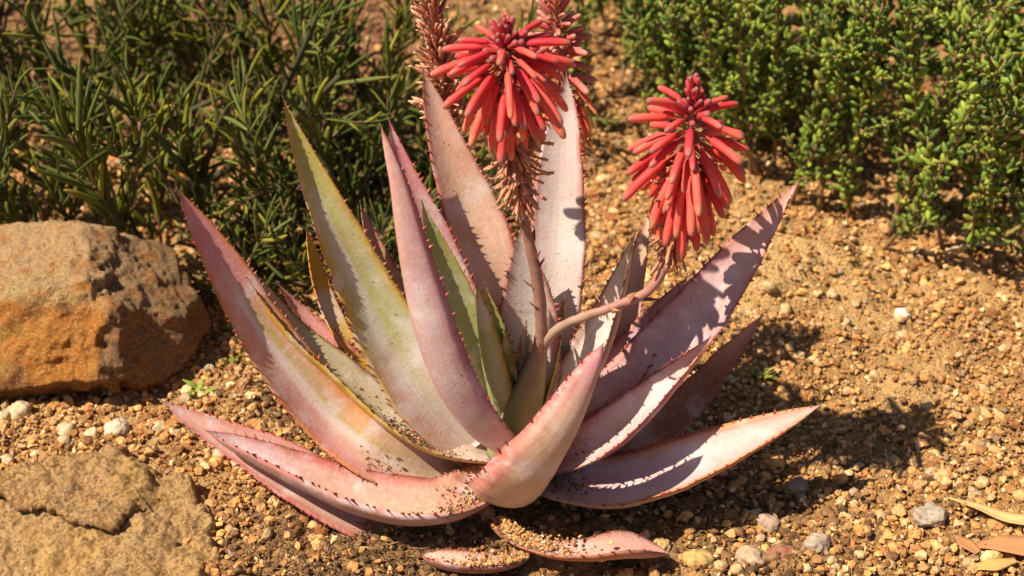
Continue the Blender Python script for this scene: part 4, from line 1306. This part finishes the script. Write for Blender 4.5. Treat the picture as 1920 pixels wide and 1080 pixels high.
stick([gp(1888, 452, .020), gp(1850, 458, .018), gp(1810, 466, .015), gp(1772, 474, .010)], .0042, .0022, (0.56, 0.42, 0.25), 'pale dry stick at the foot of the bright green succulent shrub')
stick([gp(372, 500, .012), gp(402, 520, .016), gp(440, 548, .010)], .0028, .0016, (0.50, 0.32, 0.17), 'thin tan twig behind the boulder')
stick([gp(1830, 455, .01), gp(1870, 448, .03), gp(1930, 418, .07)], .005, .003, (0.26, 0.24, 0.07), 'greenish woody branch base under the succulent shrub')


def weed(px, py, n, size, label, c):
    g = PG(px, py)
    base = np.array([g[0], g[1], float(gz(g[0], g[1]))])
    root = thing('weed', base, label, 'weed')
    for i in range(n):
        az = i * 2.4 + random.random()
        el = random.uniform(0.5, 1.2)
        d = np.array([math.cos(az) * math.cos(el), math.sin(az) * math.cos(el), math.sin(el)])
        st_ = base + np.array([random.gauss(0, .006), random.gauss(0, .006), 0]) 
        L = size * random.uniform(0.6, 1.2)
        o = blade([st_, st_ + d * L * .5, st_ + d * L + np.array([0, 0, -L * .15])], [.0012, size * .14, .0008], M['weed'], (c, np.array(c) * 1.2), name='leaf', fold=0.3)
        o.location = Vector(o.location) - Vector(base)
        o.parent = root


weed(372, 742, 9, 0.026, 'tiny bright green weed seedling by the reddish low aloe leaf tip', (0.20, 0.28, 0.04))
weed(438, 668, 8, 0.022, 'tiny green weed sprig beside the boulder near the long pink aloe leaf', (0.20, 0.26, 0.04))
weed(455, 612, 5, 0.016, 'smallest green seedling close behind the long pink aloe leaf', (0.22, 0.28, 0.04))
weed(1428, 705, 12, 0.024, 'yellowish green weed tuft under the withered brown aloe leaf', (0.26, 0.27, 0.05))

# ------------------------------------------------------------------ soil crumbs on the leaves, fibres, mulch
cb_ = Bag()
for key, v0, v1, n, s0, s1 in (('L3', .15, .36, 420, -.6, .25), ('L4', .06, .30, 1000, -.75, .4), ('L21', .12, .26, 240, -.5, .4), ('L19', .12, .3, 60, -.5, .4), ('L24', .15, .7, 900, -.9, .5), ('L23', .0, .5, 700, -.9, .4), ('L2', .2, .3, 60, -.6, .2)):
    d = leaf_store[key]
    N_ = len(d['c'])
    v = rng.normal((v0 + v1) / 2, (v1 - v0) / 3.2, n).clip(0.02, 0.95)
    s = rng.normal((s0 + s1) / 2, (s1 - s0) / 3.2, n).clip(-0.9, 0.9)
    f = (v * (N_ - 1)).astype(int)
    W = d['W'][f]
    r = (0.0004 + rng.exponential(0.0005, n).clip(0, 0.0012)) * (1.6 if key in ('L24', 'L23') else 1.0)
    p = d['c'][f] + d['T'][f] * rng.uniform(-0.005, 0.005, (n, 1)) + d['B'][f] * (s * W)[:, None] * 0.9 + d['N'][f] * (d['k'] * W * np.abs(s) ** 1.7 + r * 0.4)[:, None]
    if key in ('L24', 'L23'):
        p[:, 2] += np.abs(rng.normal(0, 0.004, n))
        cols = STONE[rng.choice(4, n)] * rng.uniform(0.8, 1.2, (n, 1))
    else:
        mixb = rng.random((n, 1)) < 0.6
        cols = np.where(mixb, np.array([0.10, 0.055, 0.03]) * rng.uniform(0.6, 1.6, (n, 1)), STONE[rng.choice(4, n)])
    scatter_stones(cb_, ICO0, p, r, cols, 0.2)
link('soil_crumbs', cb_.mesh('soil_crumbs', M['grain'], smooth=False), kind='stuff', label='soil crumbs and grit fallen into the hollows of the aloe leaves', category='soil')

fb = Bag()
for i in range(1500):
    if i < 1000:
        px, py = rng.uniform(420, 1010), rng.uniform(930, 1085)
    else:
        px, py = rng.uniform(560, 1450), rng.uniform(780, 960)
    g = PG(px, py)
    p0 = np.array([g[0], g[1], gz(g[0], g[1]) + rng.uniform(0.001, 0.006)])
    a = rng.uniform(0, 6.28)
    path = [p0]
    for k_ in range(4):
        a += rng.normal() * 0.7
        path.append(path[-1] + np.array([math.cos(a), math.sin(a), rng.normal() * 0.45]) * rng.uniform(0.003, 0.008))
    path = np.array(path)
    path[:, 2] = np.maximum(path[:, 2], gz(path[:, 0], path[:, 1]) + 0.0005)
    V, Q, T, vp = tube(path, rng.uniform(0.0003, 0.0007), 3)
    fb.add(V, [Q, T], np.array([0.36, 0.20, 0.09]) * rng.uniform(0.4, 1.4))
link('root_fibres', fb.mesh('root_fibres', M['twig']), kind='stuff', label='fine brown root fibres matted in the soil around the aloe', category='soil')

# crumbly clods of humus round the plant and clods of dried mud by the succulent shrub
cd = Bag()
pts = []
for i in range(420):
    x, y = rng.normal(0.05, 0.27), rng.normal(-0.06, 0.12)
    if humus(np.array(x), np.array(y)) > 0.3:
        pts.append((x, y, rng.uniform(0.003, 0.0085)))
pts = np.array(pts)
v, f = ICO2
v, f = ICO1
for x, y, r in pts:
    s_ = rng.uniform(0, 50)
    L = v * (1 + 0.5 * fbm(v * 2.4 + s_, 3, 5)[:, None]) * np.array([1.1, 1, 0.75]) * r
    cd.add(L + np.array([x, y, gz(x, y) + r * 0.2]), [f], np.array([0.20, 0.105, 0.048]) * rng.uniform(0.55, 1.5))
link('soil_clods', cd.mesh('soil_clods', M['grain']), kind='stuff', label='crumbly brown clods of soil around the foot of the aloe', category='soil')

# bits of bark mulch and dead leaf behind the shrubs
mb = Bag()
for i in range(1600):
    x, y = rng.uniform(-1.3, 0.5), rng.uniform(0.62, 1.6)
    if x > 0.15 and y < 0.9:
        continue
    a = rng.uniform(0, 6.28)
    L, w = rng.uniform(0.008, 0.030), rng.uniform(0.002, 0.006)
    d = np.array([math.cos(a), math.sin(a), rng.normal() * 0.25])
    e = np.array([-d[1], d[0], rng.normal() * 0.3])
    p = np.array([x, y, gz(x, y) + 0.004])
    up_ = np.array([0, 0, 0.0015])
    V = np.array([p - d * L, p - e * w, p + d * L, p + e * w])
    V = np.vstack([V + up_, V - up_])
    mb.add(V, [np.array([[0, 1, 2, 3], [7, 6, 5, 4], [0, 4, 5, 1], [1, 5, 6, 2], [2, 6, 7, 3], [3, 7, 4, 0]])], np.array([[0.30, 0.13, 0.07], [0.16, 0.08, 0.045], [0.42, 0.24, 0.11]])[rng.integers(3)] * rng.uniform(0.6, 1.3))
link('mulch', mb.mesh('mulch', M['litter'], smooth=False), kind='stuff', label='reddish brown bark and leaf mulch on the ground behind the shrubs', category='mulch')
